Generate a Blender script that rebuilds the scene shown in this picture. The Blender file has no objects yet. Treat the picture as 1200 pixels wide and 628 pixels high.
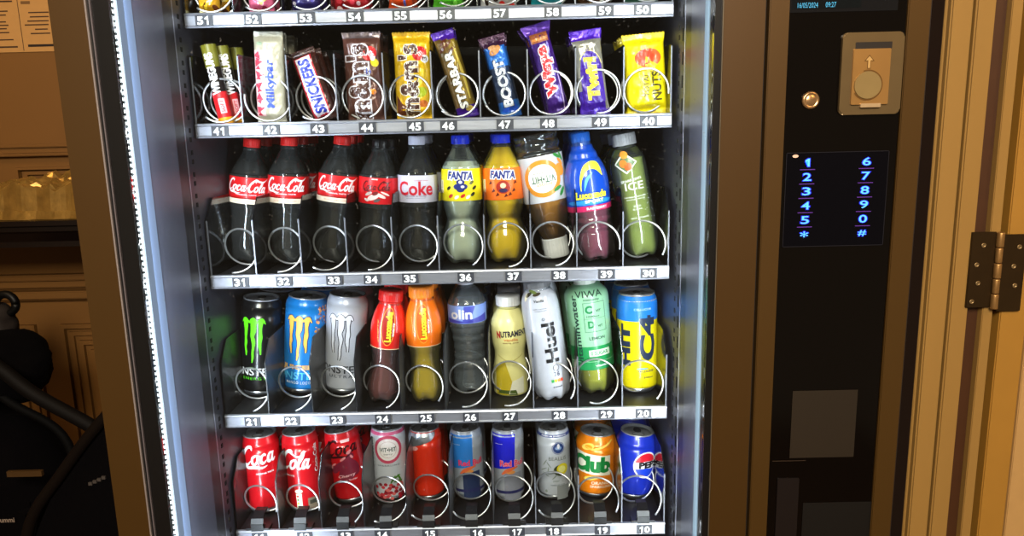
import bpy, bmesh, math, random
from mathutils import Vector, Matrix, noise
rnd = random.Random(7)
C = bpy.context.scene.collection
PI = math.pi

# ------------------------------------------------------------------ camera
F_PX = 890.0
th, ps, ro = math.radians(11), math.radians(.35), math.radians(1.35)
CAM = Vector((0, 0, 1.45))
FW = Vector((-math.sin(ps)*math.cos(th), math.cos(ps)*math.cos(th), -math.sin(th)))
R0 = Vector((math.cos(ps), math.sin(ps), 0)); U0 = R0.cross(FW)
RT = R0*math.cos(ro) - U0*math.sin(ro); UP = U0*math.cos(ro) + R0*math.sin(ro)
cd = bpy.data.cameras.new('camera'); cam = bpy.data.objects.new('camera', cd); C.objects.link(cam)
cd.sensor_width = 36; cd.lens = F_PX/1200*36; cd.clip_start = .05
m4 = Matrix((( RT.x, UP.x, -FW.x, CAM.x), (RT.y, UP.y, -FW.y, CAM.y), (RT.z, UP.z, -FW.z, CAM.z), (0,0,0,1)))
cam.matrix_world = m4
bpy.context.scene.camera = cam

def ray(px, py):
    return FW*F_PX + RT*(px-600) + UP*(314-py)
def at(px, py, Y):                      # point of the place seen at a pixel, at distance Y
    d = ray(px, py); return CAM + d*((Y-CAM.y)/d.y)
def at_z(px, py, Z):
    d = ray(px, py); return CAM + d*((Z-CAM.z)/d.z)
def depth(P): return (P-CAM).dot(FW)

# ------------------------------------------------------------------ materials
def lin(h):
    h = h.lstrip('#'); v = [int(h[i:i+2], 16)/255 for i in (0, 2, 4)]
    return tuple(((x/12.92) if x <= .04045 else ((x+.055)/1.055)**2.4) for x in v) + (1,)
MC = {}
def M(hexc, rough=.45, metal=0.0, coat=0.0, var=.06, scale=60, bump=0.0, emit=0.0, spec=.5, stretch=None, trans=0.0, ior=1.45):
    key = (hexc, rough, metal, coat, var, scale, bump, emit, spec, stretch, trans)
    if key in MC: return MC[key]
    m = bpy.data.materials.new('mat_' + hexc.strip('#')); m.use_nodes = True; MC[key] = m
    nt = m.node_tree; n = nt.nodes; l = nt.links; b = n['Principled BSDF']
    col = lin(hexc)
    b.inputs['Roughness'].default_value = rough; b.inputs['Metallic'].default_value = metal
    b.inputs['Coat Weight'].default_value = coat; b.inputs['Coat Roughness'].default_value = .08
    b.inputs['Specular IOR Level'].default_value = spec; b.inputs['Transmission Weight'].default_value = trans
    b.inputs['IOR'].default_value = ior
    tc = n.new('ShaderNodeTexCoord'); mp = n.new('ShaderNodeMapping')
    if stretch: mp.inputs['Scale'].default_value = stretch
    l.new(tc.outputs['Object'], mp.inputs['Vector'])
    nz = n.new('ShaderNodeTexNoise'); nz.inputs['Scale'].default_value = scale; nz.inputs['Detail'].default_value = 3
    l.new(mp.outputs[0], nz.inputs['Vector'])
    mx = n.new('ShaderNodeMix'); mx.data_type = 'RGBA'
    mx.inputs[6].default_value = tuple(min(1, c*(1-var)) for c in col[:3])+(1,)
    mx.inputs[7].default_value = tuple(min(1, c*(1+var)) for c in col[:3])+(1,)
    l.new(nz.outputs['Fac'], mx.inputs[0]); l.new(mx.outputs[2], b.inputs['Base Color'])
    if bump:
        bp = n.new('ShaderNodeBump'); bp.inputs['Strength'].default_value = bump; bp.inputs['Distance'].default_value = .002
        l.new(nz.outputs['Fac'], bp.inputs['Height']); l.new(bp.outputs[0], b.inputs['Normal'])
    if emit:
        b.inputs['Emission Color'].default_value = col; b.inputs['Emission Strength'].default_value = emit
    return m
def MT(name, tint, gloss=.08, rough=.03, opacity=0.0, body='#ffffff', bump=0.0, ior=1.45, scratch=0.0):   # thin clear plastic / glass
    key = ('T', name)
    if key in MC: return MC[key]
    m = bpy.data.materials.new(name); m.use_nodes = True; MC[key] = m
    nt = m.node_tree; n = nt.nodes; l = nt.links; n.clear()
    out = n.new('ShaderNodeOutputMaterial'); tr = n.new('ShaderNodeBsdfTransparent'); tr.inputs[0].default_value = lin(tint)
    gl = n.new('ShaderNodeBsdfGlossy'); gl.inputs['Roughness'].default_value = rough
    fr = n.new('ShaderNodeFresnel'); fr.inputs['IOR'].default_value = ior
    ad = n.new('ShaderNodeMath'); ad.operation = 'ADD'; ad.inputs[1].default_value = gloss; ad.use_clamp = True
    l.new(fr.outputs[0], ad.inputs[0])
    mx = n.new('ShaderNodeMixShader'); l.new(ad.outputs[0], mx.inputs[0]); l.new(tr.outputs[0], mx.inputs[1]); l.new(gl.outputs[0], mx.inputs[2])
    last = mx
    if opacity:
        df = n.new('ShaderNodeBsdfPrincipled'); df.inputs['Base Color'].default_value = lin(body); df.inputs['Roughness'].default_value = .2
        m2 = n.new('ShaderNodeMixShader'); m2.inputs[0].default_value = opacity
        l.new(mx.outputs[0], m2.inputs[1]); l.new(df.outputs[0], m2.inputs[2]); last = m2
    if bump or scratch:
        tc = n.new('ShaderNodeTexCoord'); nz = n.new('ShaderNodeTexNoise'); nz.inputs['Scale'].default_value = 45; l.new(tc.outputs['Object'], nz.inputs['Vector'])
        if bump:
            bp = n.new('ShaderNodeBump'); bp.inputs['Strength'].default_value = bump; bp.inputs['Distance'].default_value = .002
            l.new(nz.outputs['Fac'], bp.inputs['Height']); l.new(bp.outputs[0], gl.inputs['Normal']); l.new(bp.outputs[0], fr.inputs['Normal'])
        if scratch:                       # dust specks and smears on the pane
            vz = n.new('ShaderNodeTexNoise'); vz.inputs['Scale'].default_value = 220; vz.inputs['Detail'].default_value = 2; l.new(tc.outputs['Object'], vz.inputs['Vector'])
            cr = n.new('ShaderNodeValToRGB'); cr.color_ramp.elements[0].position = .70; cr.color_ramp.elements[1].position = .78
            l.new(vz.outputs['Fac'], cr.inputs[0])
            ml = n.new('ShaderNodeMath'); ml.operation = 'MULTIPLY'; ml.inputs[1].default_value = scratch; l.new(cr.outputs[0], ml.inputs[0])
            dd = n.new('ShaderNodeBsdfDiffuse'); dd.inputs[0].default_value = lin('#c8c8c8')
            m3 = n.new('ShaderNodeMixShader'); l.new(ml.outputs[0], m3.inputs[0]); l.new(last.outputs[0], m3.inputs[1]); l.new(dd.outputs[0], m3.inputs[2]); last = m3
    l.new(last.outputs[0], out.inputs[0])
    return m

WIRE = M('#d8d8dc', .28, .85); SILVER = M('#b9bcc4', .28, .95); BLK = M('#0b0b0d', .35); DARK = M('#15151a', .4)
PET = MT('clear_plastic', '#f2f6f6', .055, .06, .035, '#b8c0c4')
SMOKE2 = MT('dark_smoked_plastic', '#9a9ea4', .0, .40, .40, '#1a1a20')
SMOKE = MT('smoked_clear_plastic', '#b4b8be', .06, .12, .12, '#30323a')
WHITE = M('#e6e7ec', .4)

# ------------------------------------------------------------------ mesh helpers
def link(name, bm, mats, parent=None, smooth=False, autos=None):
    me = bpy.data.meshes.new(name); 
    bmesh.ops.recalc_face_normals(bm, faces=bm.faces) if autos != 'keep' else None
    bm.to_mesh(me); bm.free()
    for m in (mats if isinstance(mats, (list, tuple)) else [mats]): me.materials.append(m)
    if smooth:
        for p in me.polygons: p.use_smooth = True
    o = bpy.data.objects.new(name, me); C.objects.link(o)
    if parent: o.parent = parent
    return o
def box(bm, x0, x1, y0, y1, z0, z1, mi=0):
    v = [bm.verts.new((x, y, z)) for x in (x0, x1) for y in (y0, y1) for z in (z0, z1)]
    for q in ((0,1,3,2), (4,6,7,5), (0,4,5,1), (2,3,7,6), (0,2,6,4), (1,5,7,3)):
        f = bm.faces.new([v[i] for i in q]); f.material_index = mi
def boxes(name, lst, mats, parent=None, bevel=0):
    bm = bmesh.new()
    for b in lst: box(bm, *b)
    if bevel: bmesh.ops.bevel(bm, geom=bm.edges[:], offset=bevel, segments=2, affect='EDGES', clamp_overlap=True)
    return link(name, bm, mats, parent)
def extr_x(bm, prof, x0, x1, mi=0):          # closed (y,z) profile along x
    a = [bm.verts.new((x0, y, z)) for y, z in prof]; b = [bm.verts.new((x1, y, z)) for y, z in prof]
    n = len(prof)
    for i in range(n):
        f = bm.faces.new((a[i], a[(i+1) % n], b[(i+1) % n], b[i])); f.material_index = mi
    for q in (a[::-1], b): f = bm.faces.new(q); f.material_index = mi
def extr_y(bm, prof, y0, y1, mi=0):          # closed (x,z) profile along y
    a = [bm.verts.new((x, y0, z)) for x, z in prof]; b = [bm.verts.new((x, y1, z)) for x, z in prof]
    n = len(prof)
    for i in range(n):
        f = bm.faces.new((a[i], a[(i+1) % n], b[(i+1) % n], b[i])); f.material_index = mi
    for q in (a[::-1], b): f = bm.faces.new(q); f.material_index = mi
def crs(pts, n=6):                           # Catmull-Rom through points of any dimension
    out = []
    P = [pts[0]] + list(pts) + [pts[-1]]
    for i in range(1, len(P)-2):
        for k in range(n):
            t = k/n
            out.append(tuple(.5*((2*b) + (-a+c)*t + (2*a-5*b+4*c-d)*t*t + (-a+3*b-3*c+d)*t**3) for a, b, c, d in zip(P[i-1], P[i], P[i+1], P[i+2])))
    out.append(tuple(pts[-1])); return out
def tube(bm, pts, r, seg=8, mi=0, cap=True):
    rings = []
    prev = None
    for i, p in enumerate(pts):
        p = Vector(p); d = (Vector(pts[min(i+1, len(pts)-1)]) - Vector(pts[max(i-1, 0)])).normalized()
        if prev is None: a = d.orthogonal().normalized()
        else: a = (prev - d*prev.dot(d)).normalized()
        prev = a; b = d.cross(a)
        rings.append([bm.verts.new(p + a*r*math.cos(2*PI*k/seg) + b*r*math.sin(2*PI*k/seg)) for k in range(seg)])
    for A, B in zip(rings, rings[1:]):
        for k in range(seg):
            f = bm.faces.new((A[k], A[(k+1) % seg], B[(k+1) % seg], B[k])); f.material_index = mi
    if cap: bm.faces.new(rings[0][::-1]).material_index = mi; bm.faces.new(rings[-1]).material_index = mi
def lathe(bm, prof, seg=40, mod=None, caps=(True, True), mi=0):
    rings = []
    for r, z in prof:
        ring = []
        for k in range(seg):
            a = 2*PI*k/seg; rr, zz = (r, z) if mod is None else mod(r, z, a)
            ring.append(bm.verts.new((rr*math.cos(a), rr*math.sin(a), zz)))
        rings.append(ring)
    for A, B in zip(rings, rings[1:]):
        for k in range(seg):
            f = bm.faces.new((A[k], A[(k+1) % seg], B[(k+1) % seg], B[k])); f.smooth = True; f.material_index = mi
    if caps[0]: bm.faces.new(rings[0][::-1]).material_index = mi
    if caps[1]: bm.faces.new(rings[-1]).material_index = mi
def lathe_part(name, prof, mats, parent, **k):
    bm = bmesh.new(); lathe(bm, prof, **k); return link(name, bm, mats, parent)
def empty(name, label, cat, loc=(0,0,0), group=None, kind=None):
    o = bpy.data.objects.new(name, None); C.objects.link(o); o.location = loc; o.empty_display_size = .02
    return tag(o, label, cat, group, kind)
def tag(o, label=None, cat=None, group=None, kind=None):
    if label: o['label'] = label
    if cat: o['category'] = cat
    if group: o['group'] = group
    if kind: o['kind'] = kind
    return o

# ------------------------------------------------------------------ printed graphics wrapped on a surface
TXT = {}
def glyphs(s, off, sp=1.0):
    k = (s, off, sp)
    if k not in TXT:
        c = bpy.data.curves.new('t', 'FONT'); c.body = s; c.offset = off; c.resolution_u = 3; c.space_character = sp
        o = bpy.data.objects.new('t', c); me = o.to_mesh()
        TXT[k] = ([tuple(v.co[:2]) for v in me.vertices], [tuple(p.vertices) for p in me.polygons])
        o.to_mesh_clear(); bpy.data.objects.remove(o); bpy.data.curves.remove(c)
    return TXT[k]
class Gfx:
    def __init__(s, surf, parent, name='lettering', du=.004, dv=.006):
        s.surf, s.parent, s.name, s.du, s.dv = surf, parent, name, du, dv
        s.bm = bmesh.new(); s.mats = []
    def mi(s, m):
        if m not in s.mats: s.mats.append(m)
        return s.mats.index(m)
    def add(s, vs, fs, m, lvl):
        V = [s.bm.verts.new((u, v, lvl)) for u, v in vs]
        for f in fs:
            try: s.bm.faces.new([V[i] for i in f]).material_index = s.mi(m)
            except ValueError: pass
    def poly(s, pts, m, lvl=1): s.add(pts, [tuple(range(len(pts)))], m, lvl); return s
    def rect(s, u0, u1, v0, v1, m, lvl=1): return s.poly([(u0, v0), (u1, v0), (u1, v1), (u0, v1)], m, lvl)
    def ell(s, u, v, a, b, m, lvl=1, n=24, rot=0):
        cr, sr = math.cos(rot), math.sin(rot)
        return s.poly([(u+a*math.cos(t)*cr-b*math.sin(t)*sr, v+a*math.cos(t)*sr+b*math.sin(t)*cr) for t in (2*PI*k/n for k in range(n))], m, lvl)
    def ring(s, u, v, a, b, w, m, lvl=1, a0=0, a1=2*PI, n=28):
        vs, fs = [], []
        for k in range(n+1):
            t = a0+(a1-a0)*k/n
            vs += [(u+a*math.cos(t), v+b*math.sin(t)), (u+(a-w)*math.cos(t), v+(b-w)*math.sin(t))]
        for k in range(n): fs.append((2*k, 2*k+1, 2*k+3, 2*k+2))
        s.add(vs, fs, m, lvl); return s
    def text(s, t, u, v, w, h, m, rot=0, lvl=2, bold=.02, shear=0, sp=1.0, out=None, ow=.04):
        vs, fs = glyphs(t, bold, sp)
        if not vs: return s
        xs = [p[0] for p in vs]; ys = [p[1] for p in vs]
        x0, x1, y0, y1 = min(xs), max(xs), min(ys), max(ys)
        cx, cy = (x0+x1)/2, (y0+y1)/2; sx, sy = w/(x1-x0), h/(y1-y0); cr, sr = math.cos(rot), math.sin(rot)
        def tf(P):
            r = []
            for x, y in P:
                a, b = (x-cx)*sx, (y-cy)*sy; a += b*shear
                r.append((u+a*cr-b*sr, v+a*sr+b*cr))
            return r
        if out:
            vo, fo = glyphs(t, bold+ow, sp); s.add(tf(vo), fo, out, lvl-.5)
        s.add(tf(vs), fs, m, lvl); return s
    def stroke(s, pts, m, lvl=2, tf=None, n=5):     # pts: (x, y, width)
        P = crs(pts, n); vs, fs = [], []
        for i, (x, y, w) in enumerate(P):
            a, b = P[max(0, i-1)], P[min(len(P)-1, i+1)]; dx, dy = b[0]-a[0], b[1]-a[1]; L = math.hypot(dx, dy) or 1
            nx, ny = -dy/L*w/2, dx/L*w/2; vs += [(x+nx, y+ny), (x-nx, y-ny)]
        for i in range(len(P)-1): fs.append((2*i, 2*i+1, 2*i+3, 2*i+2))
        if tf: vs = [tf(x, y) for x, y in vs]
        s.add(vs, fs, m, lvl); return s
    def done(s):
        if not s.bm.verts: return None
        us = [v.co.x for v in s.bm.verts]; ws = [v.co.y for v in s.bm.verts]
        bmesh.ops.triangulate(s.bm, faces=[f for f in s.bm.faces if len(f.verts) > 4])
        for ax, lo, hi, st in ((0, min(us), max(us), s.du), (1, min(ws), max(ws), s.dv)):
            if not st: continue
            k = math.ceil(lo/st)
            while k*st < hi:
                co = [0, 0, 0]; co[ax] = k*st; no = [0, 0, 0]; no[ax] = 1
                bmesh.ops.bisect_plane(s.bm, geom=s.bm.verts[:]+s.bm.edges[:]+s.bm.faces[:], plane_co=co, plane_no=no, dist=1e-6); k += 1
        for v in s.bm.verts: v.co = s.surf(v.co.x, v.co.y, .00018+.00012*v.co.z)
        o = link(s.name, s.bm, s.mats, s.parent, autos='keep')
        return o
def number(g, s, u, v, cw, h, m, bold=.035, lvl=2, out=None):
    n = len(s)
    for i, ch in enumerate(s):
        x = u+(i-(n-1)/2)*cw*1.04
        if ch == '1':
            w = cw*.26
            for mm, e, lv in (((out, cw*.09, lvl-.5),) if out else ())+((m, 0, lvl),):
                a = w/2+e; g.poly([(x-a+cw*.12, v-h/2-e), (x+a+cw*.12, v-h/2-e), (x+a+cw*.12, v+h/2+e), (x-a+cw*.18, v+h/2+e), (x-cw*.30-e, v+h*.30+e*.3), (x-cw*.30-e, v+h*.10-e), (x-a+cw*.12, v+h*.22-e)], mm, lv)
        else: g.text(ch, x, v, cw*.92, h, m, bold=bold, lvl=lvl, out=out, ow=.05)
def cyl_surf(rf):
    def f(u, v, off):
        r = rf(v); a = max(-3.1, min(3.1, u/r)); r += off
        return Vector((math.sin(a)*r, -math.cos(a)*r, v))
    return f

COLA = [  # hand-written cola script, x to 10.4, strokes (x, y, width)
 [(1.9,1.75,.1),(1.75,2.15,.3),(1.2,2.15,.34),(.55,1.5,.42),(.3,.7,.46),(.6,.1,.4),(1.2,.0,.3),(1.75,.45,.1)],
 [(.55,.05,.1),(1.2,-.35,.3),(2.4,-.35,.35),(3.5,-.55,.25),(4.3,-.4,.05)],
 [(2.5,1.05,.26),(2.05,.8,.34),(2.05,.2,.34),(2.45,0,.28),(2.8,.4,.3),(2.8,.95,.28),(2.45,1.05,.22),(3.2,.95,.1)],
 [(4.0,.85,.2),(3.75,1.05,.26),(3.35,.75,.36),(3.35,.2,.36),(3.75,0,.28),(4.15,.3,.1)],
 [(5.0,.95,.22),(4.6,1.0,.28),(4.35,.5,.34),(4.5,.05,.3),(4.85,.15,.24),(5.1,.9,.3)],
 [(5.15,1.1,.28),(5.02,.3,.32),(5.25,.0,.26),(5.55,.3,.08)],
 [(5.5,.62,.16),(6.0,.72,.22)],
 [(7.5,1.7,.1),(7.4,2.15,.3),(6.9,2.15,.34),(6.35,1.5,.42),(6.15,.7,.46),(6.4,.1,.4),(6.95,.0,.3),(7.4,.4,.1)],
 [(6.7,1.5,.08),(7.2,2.4,.3),(8.2,2.1,.34),(9.4,2.1,.28),(10.3,2.7,.06)],
 [(8.0,1.05,.26),(7.6,.8,.32),(7.6,.2,.32),(7.95,0,.28),(8.3,.4,.3),(8.25,.95,.26),(7.95,1.05,.2)],
 [(8.6,.1,.1),(9.15,1.3,.26),(9.2,2.0,.26),(8.95,1.9,.2),(8.75,.9,.34),(8.8,.1,.32),(9.1,.0,.24),(9.35,.3,.08)],
 [(9.95,.95,.22),(9.6,1.0,.28),(9.4,.5,.34),(9.5,.05,.3),(9.8,.15,.24),(10.05,.9,.3)],
 [(10.1,1.1,.28),(10.0,.3,.32),(10.2,.0,.26),(10.5,.3,.08)]]
def cola_script(g, u0, v0, w, m, which='all', rot=0, h=None, lvl=2):
    idx = {'all': range(13), 'coca': range(0, 6), 'cola': [7, 9, 10, 11, 12]}[which]
    xo = {'all': 0, 'coca': 0, 'cola': 6.1}[which]; span = {'all': 10.5, 'coca': 5.5, 'cola': 4.5}[which]
    sc = w/span; sy = sc if h is None else h/2.9; c, s_ = math.cos(rot), math.sin(rot)
    def tf(x, y):
        a, b = (x-xo+.25*y)*sc, (y+.2)*sy; return (u0+a*c-b*s_, v0+a*s_+b*c)
    for i in idx: g.stroke([(x, y, ww*1.1) for x, y, ww in COLA[i] ], m, lvl, tf) if not (which == 'cola' and i == 8 and False) else None

# ------------------------------------------------------------------ the setting
ochre = M('#6f4a1a', .6, scale=6, var=.08); wood_pt = M('#8a6a36', .38, scale=14, var=.07, bump=.12, stretch=(1,1,.15)); trimdark = M('#3a1e05', .55, scale=30, var=.15)
WY = 2.05
def setting():
    s = lambda o: tag(o, kind='structure')
    s(boxes('floor', [(-3.2, 1.6, -1.5, WY+.1, -.05, 0)], M('#5b4630', .5, scale=8)))
    s(boxes('wall_back', [(-3.2, 1.6, WY, WY+.1, 0, 2.7)], ochre))
    s(boxes('wall_left', [(-3.3, -3.2, -1.5, WY+.1, 0, 2.7)], ochre))
    s(boxes('ceiling', [(-3.3, 1.7, -1.5, WY+.1, 2.7, 2.75)], M('#a59478', .7)))
    # picture-rail mouldings of the upper wall
    z = lambda py, x=40: at(x, py, WY-.02).z
    k = 1
    for (a, b, d) in ((169, 173, .02), (173, 180, .012), (180, 183, .022)):
        s(boxes('trim_%d' % k, [(-3.0, -.62, WY-d, WY-.0005, z(b), z(a))], ochre, bevel=.002)); k += 1
    xa = at(16, 200, WY-.02).x
    bm = bmesh.new()
    for i, d in enumerate((.0, .02)):
        box(bm, xa+d, -.62, WY-.016+i*.006, WY-.0005, z(199+i*6), z(196+i*5)); box(bm, xa+d, xa+d+.008, WY-.016+i*.006, WY-.0005, 1.15, z(199+i*6))
    s(link('trim_%d' % k, bm, ochre)); k += 1
    # moulding under the shelf
    for (a, b, d) in ((322, 329, .03), (329, 338, .018), (341, 350, .034), (350, 353, .02)):
        s(boxes('trim_%d' % k, [(-3.0, -.62, WY-d, WY-.0005, z(b), z(a))], wood_pt if False else ochre, bevel=.003)); k += 1
    # two framed lower wainscot panels
    for (px0, px1) in ((-60, 46), (75, 182)):
        x0, x1 = at(px0, 400, WY).x, at(px1, 400, WY).x
        bm = bmesh.new(); zt = z(382); zb = .22
        for i, (o, d) in enumerate(((0, .013), (.022, .008), (.048, .011))):
            w_ = .012; X0, X1, Z0, Z1 = x0+o, x1-o, zb+o, zt-o
            box(bm, X0, X1, WY-d, WY-.0005, Z1-w_, Z1); box(bm, X0, X1, WY-d, WY-.0005, Z0, Z0+w_)
            box(bm, X0, X0+w_, WY-d, WY-.0005, Z0+w_, Z1-w_); box(bm, X1-w_, X1, WY-d, WY-.0005, Z0+w_, Z1-w_)
        box(bm, x0+.075, x1-.075, WY-.009, WY-.0005, zb+.075, zt-.075)
        s(link('trim_%d' % k, bm, ochre)); k += 1
    s(boxes('baseboard_back', [(-3.2, -.62, WY-.02, WY-.0005, 0, .14)], ochre, bevel=.004))
    # right: painted door casing beside the machine
    Y = 1.0
    def vstrip(name, xa_, xb_, y0, y1, mt, bev=.002):
        return s(boxes(name, [(xa_, xb_, y0, y1, 0, 2.15)], mt, bevel=bev))
    vstrip('trim_%d' % k, .546, .5495, 1.0, 1.19, wood_pt, .0008); k += 1
    vstrip('trim_%d' % k, .5497, .577, .992, 1.19, wood_pt); k += 1
    vstrip('trim_%d' % k, .5785, .603, .988, 1.19, wood_pt); k += 1
    vstrip('trim_%d' % k, .603, .6235, 1.0, 1.19, trimdark, .0006); k += 1
    vstrip('trim_%d' % k, .6237, .6375, .990, 1.19, wood_pt, .001); k += 1
    vstrip('trim_%d' % k, .5085, .5455, 1.03, 1.19, M('#1c0f05', .7), .001); k += 1  # added dark filler strip, stands in for the shade of the gap
    vstrip('trim_%d' % k, .5457, .5459, 1.002, 1.19, M('#2a1708', .7), 0); k += 1  # thin dark sheet over the casing side, gap shade put in as colour
    s(boxes('wall_right', [(.55, 1.7, 1.192, WY+.1, 0, 2.7)], M('#20140a', .8)))
    # open door leaf hung on the casing
    d = empty('door_1', 'ochre painted door leaf at the right edge', 'door', (.6475, .99, 0)); del d['category']; d['kind'] = 'structure'
    boxes('door_panel', [(0, .036, 0, .03, .01, 2.05)], M('#936a26', .5, scale=20, var=.08), d, bevel=.0015)
    boxes('door_face', [(.0362, .8, -.003, .038, .01, 2.05)], M('#a88450', .6, scale=40, var=.1, bump=.1), d, bevel=.001)
setting()

# hinge on the casing
def hinge():
    z0, z1 = at(1150, 362, .985).z, at(1150, 272, .985).z; zc = (z0+z1)/2; H = z1-z0
    t = empty('door_hinge', 'dark brown steel butt hinge screwed to the ochre door casing', 'hinge', (.6335, .986, z0))
    mt = M('#33240f', .4, .6, scale=50, var=.2)
    Z0, Z1 = 0, H
    a = boxes('hinge_leaf', [(-.036, -.004, -.001, .0025, Z0+.002, Z1)], mt, t, bevel=.0006)
    b = boxes('hinge_leaf', [(.0045, .037, -.001, .0025, Z0-.004, Z1-.004)], mt, t, bevel=.0006)
    for i in range(5):
        za = Z0+H*i/5; bm = bmesh.new(); r = .0048 if i % 2 == 0 else .0044
        lathe(bm, [(r*.9, za+.0004), (r, za+.002), (r, za+H/5-.002), (r*.9, za+H/5-.0004)], seg=16)
        for v in bm.verts: v.co.y -= .003
        link('knuckle', bm, M('#a07a48', .35, .7, scale=90, var=.35), t)
    for (x, z) in ((-.02, .83), (-.027, .58), (-.023, .34), (-.029, .1)):
        screw(a, x, H*z)
    for (x, z) in ((.027, .8), (.022, .55), (.026, .3)): screw(b, x, H*z)
def screw(p, x, z, r=.0032):
    bm = bmesh.new(); lathe(bm, [(r, 0), (r, .0008), (r*.55, .001), (r*.5, .0002)], seg=16)
    for v in bm.verts: v.co = Vector((v.co.x+x, -v.co.z-.0011, v.co.y+z))
    link('screw', bm, M('#8a7450', .35, .7), p)
hinge()

# ------------------------------------------------------------------ left background things
def left_things():
    # long dark shelf with wrapped bundle
    zt, zb = at(40, 259, 1.72).z, at(40, 292, 1.72).z
    t = empty('mantel_shelf', 'near-black moulded wooden shelf along the left wall', 'shelf', (-1.9, 1.72, zb))
    H = zt-zb; bm = bmesh.new()
    extr_x(bm, [(0, H), (0, H*.82), (.012, H*.76), (.012, H*.6), (.02, H*.52), (.03, H*.2), (.03, 0), (.325, 0), (.325, H)], -1.1, 1.28)
    link('shelf_board', bm, M('#0f0806', .25, scale=20), t)
    for x in (-.8, 1.1):
        bm = bmesh.new(); extr_x(bm, [(.05, 0), (.325, 0), (.325, -.16), (.28, -.14)], x, x+.04); link('bracket', bm, M('#0f0806', .3), t)
    # crinkled clear wrap over a bundle
    film = M('#a07c3c', .26, .6, .4, scale=34, var=.6, bump=1.0)
    bm = bmesh.new(); n, mgrid = 90, 46
    x0, x1, y0, y1 = -1.75, -.70, 1.735, 2.0
    V = []
    for i in range(n+1):
        row = []
        for j in range(mgrid+1):
            u, v = i/n, j/mgrid; x = x0+(x1-x0)*u; y = y0+(y1-y0)*v
            e = min(1, 7*u)*min(1, 5*(1-u))*math.sin(PI*min(1, .12+v*.95))**.6
            p = Vector((x*9, y*9, 3)); h = .02+ .085*e*(.75+.25*math.sin(x*7+1)) + .03*noise.noise(p)*e + .034*abs(noise.noise(p*3.1)) + .018*abs(noise.noise(p*7))
            if v < .08 or v > .97 or u < .02 or u > .98: h = .002 if v < .04 or v > .97 else .016+.008*abs(noise.noise(p*5))
            row.append(bm.verts.new((x, y+.01*noise.noise(p*2), zt+.0012+max(.0005, h))))
        V.append(row)
    for i in range(n):
        for j in range(mgrid): bm.faces.new((V[i][j], V[i+1][j], V[i+1][j+1], V[i][j+1]))
    # skirt down to the shelf
    ring = [V[i][0] for i in range(n+1)] + [V[n][j] for j in range(1, mgrid+1)] + [V[i][mgrid] for i in range(n-1, -1, -1)] + [V[0][j] for j in range(mgrid-1, 0, -1)]
    low = [bm.verts.new((v.co.x, v.co.y, zt+.0008)) for v in ring]
    for i in range(len(ring)): bm.faces.new((ring[i], low[i], low[(i+1) % len(ring)], ring[(i+1) % len(ring)]))
    o = link('wrapped_bundle', bm, film); tag(o, 'crinkled shiny plastic-wrapped bundle lying on the dark shelf', 'bundle')
    # notice on the wall
    A = at(64, 60, WY-.004); z0 = A.z; x1 = A.x+.02
    t = empty('paper_notice', 'printed two-column paper notice on the wall above the wrapped bundle', 'notice', (x1-.34, WY-.003, z0))
    boxes('sheet', [(0, .34, 0, .003, 0, .46)], M('#b0844a', .6), t)
    g = Gfx(lambda u, v, off: Vector((u, -off*2, v)), t, 'print', 0, 0); ink = M('#3c2410', .7)
    xm = at(25, 30, WY).x-(x1-.34)
    g.rect(xm-.0008, xm+.0008, .003, .3, ink)
    L = [(2, 0, 15), (13.5, 0, 10), (18, 0, 8), (26, 0, 8), (30, 0, 11), (34, 0, 9), (38.5, 0, 12), (47, 0, 17), (55.5, 0, 22), (15, 34, 58), (20, 36, 58), (25, 33, 58), (29.5, 30, 58), (34.5, 42, 57), (39.5, 37, 60)]
    for py, a, b in L:
        pa, pb = at(a, py, WY), at(b, py, WY); wv = .0015 if py not in (2, 55.5) else .002
        if a == 0: pa.x -= .06
        g.rect(pa.x-(x1-.34), pb.x-(x1-.34), pa.z-z0-wv, pa.z-z0+wv, ink)
    pa, pb = at(34, 53.7, WY), at(66, 53.7, WY); g.rect(pa.x-(x1-.34), .33, pa.z-z0-.003, pa.z-z0+.003, M('#1c0f08', .6), 2)
    g.rect(at(25, 3.5, WY).x-(x1-.34), at(36, 3.5, WY).x-(x1-.34), at(30, 5, WY).z-z0, at(30, 1.5, WY).z-z0, M('#6a4a24', .7))
    g.done()
    # folded pushchair
    pc = empty('pushchair', 'black pushchair with hood, push bar and wheel at the lower left', 'pushchair', (-1.25, 1.6, 0))
    def loc(px, py, Y): return at(px, py, Y) - pc.location
    fab = M('#030203', .95, scale=90, var=.3, bump=.3, spec=.08); pl = M('#040404', .75, spec=.1)
    bm = bmesh.new(); tube(bm, crs([tuple(loc(-60, 392, 1.50)), tuple(loc(0, 432, 1.50)), tuple(loc(40, 462, 1.50)), tuple(loc(108, 500, 1.50)), tuple(loc(128, 520, 1.52))], 8), .0145, 12); link('push_bar', bm, M('#060403', .7, spec=.15), pc, True)
    bm = bmesh.new(); tube(bm, crs([tuple(loc(-60, 420, 1.55)), tuple(loc(10, 470, 1.55)), tuple(loc(80, 520, 1.55)), tuple(loc(100, 640, 1.55))], 8), .009, 12); link('frame_tube', bm, pl, pc, True)
    def blob(name, c, r, mt, seed=0, amp=.18, rot=0):
        bm = bmesh.new(); bmesh.ops.create_icosphere(bm, subdivisions=4, radius=1)
        for v in bm.verts:
            d = v.co.copy(); k = 1+amp*noise.noise(d*1.7+Vector((seed, 0, 0)))+amp*.3*noise.noise(d*6)
            v.co = Vector((d.x*r[0]*k, d.y*r[1]*k, d.z*r[2]*k))
            v.co.rotate(Matrix.Rotation(rot, 3, 'Y')); v.co += c
        return link(name, bm, mt, pc, True)
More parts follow.
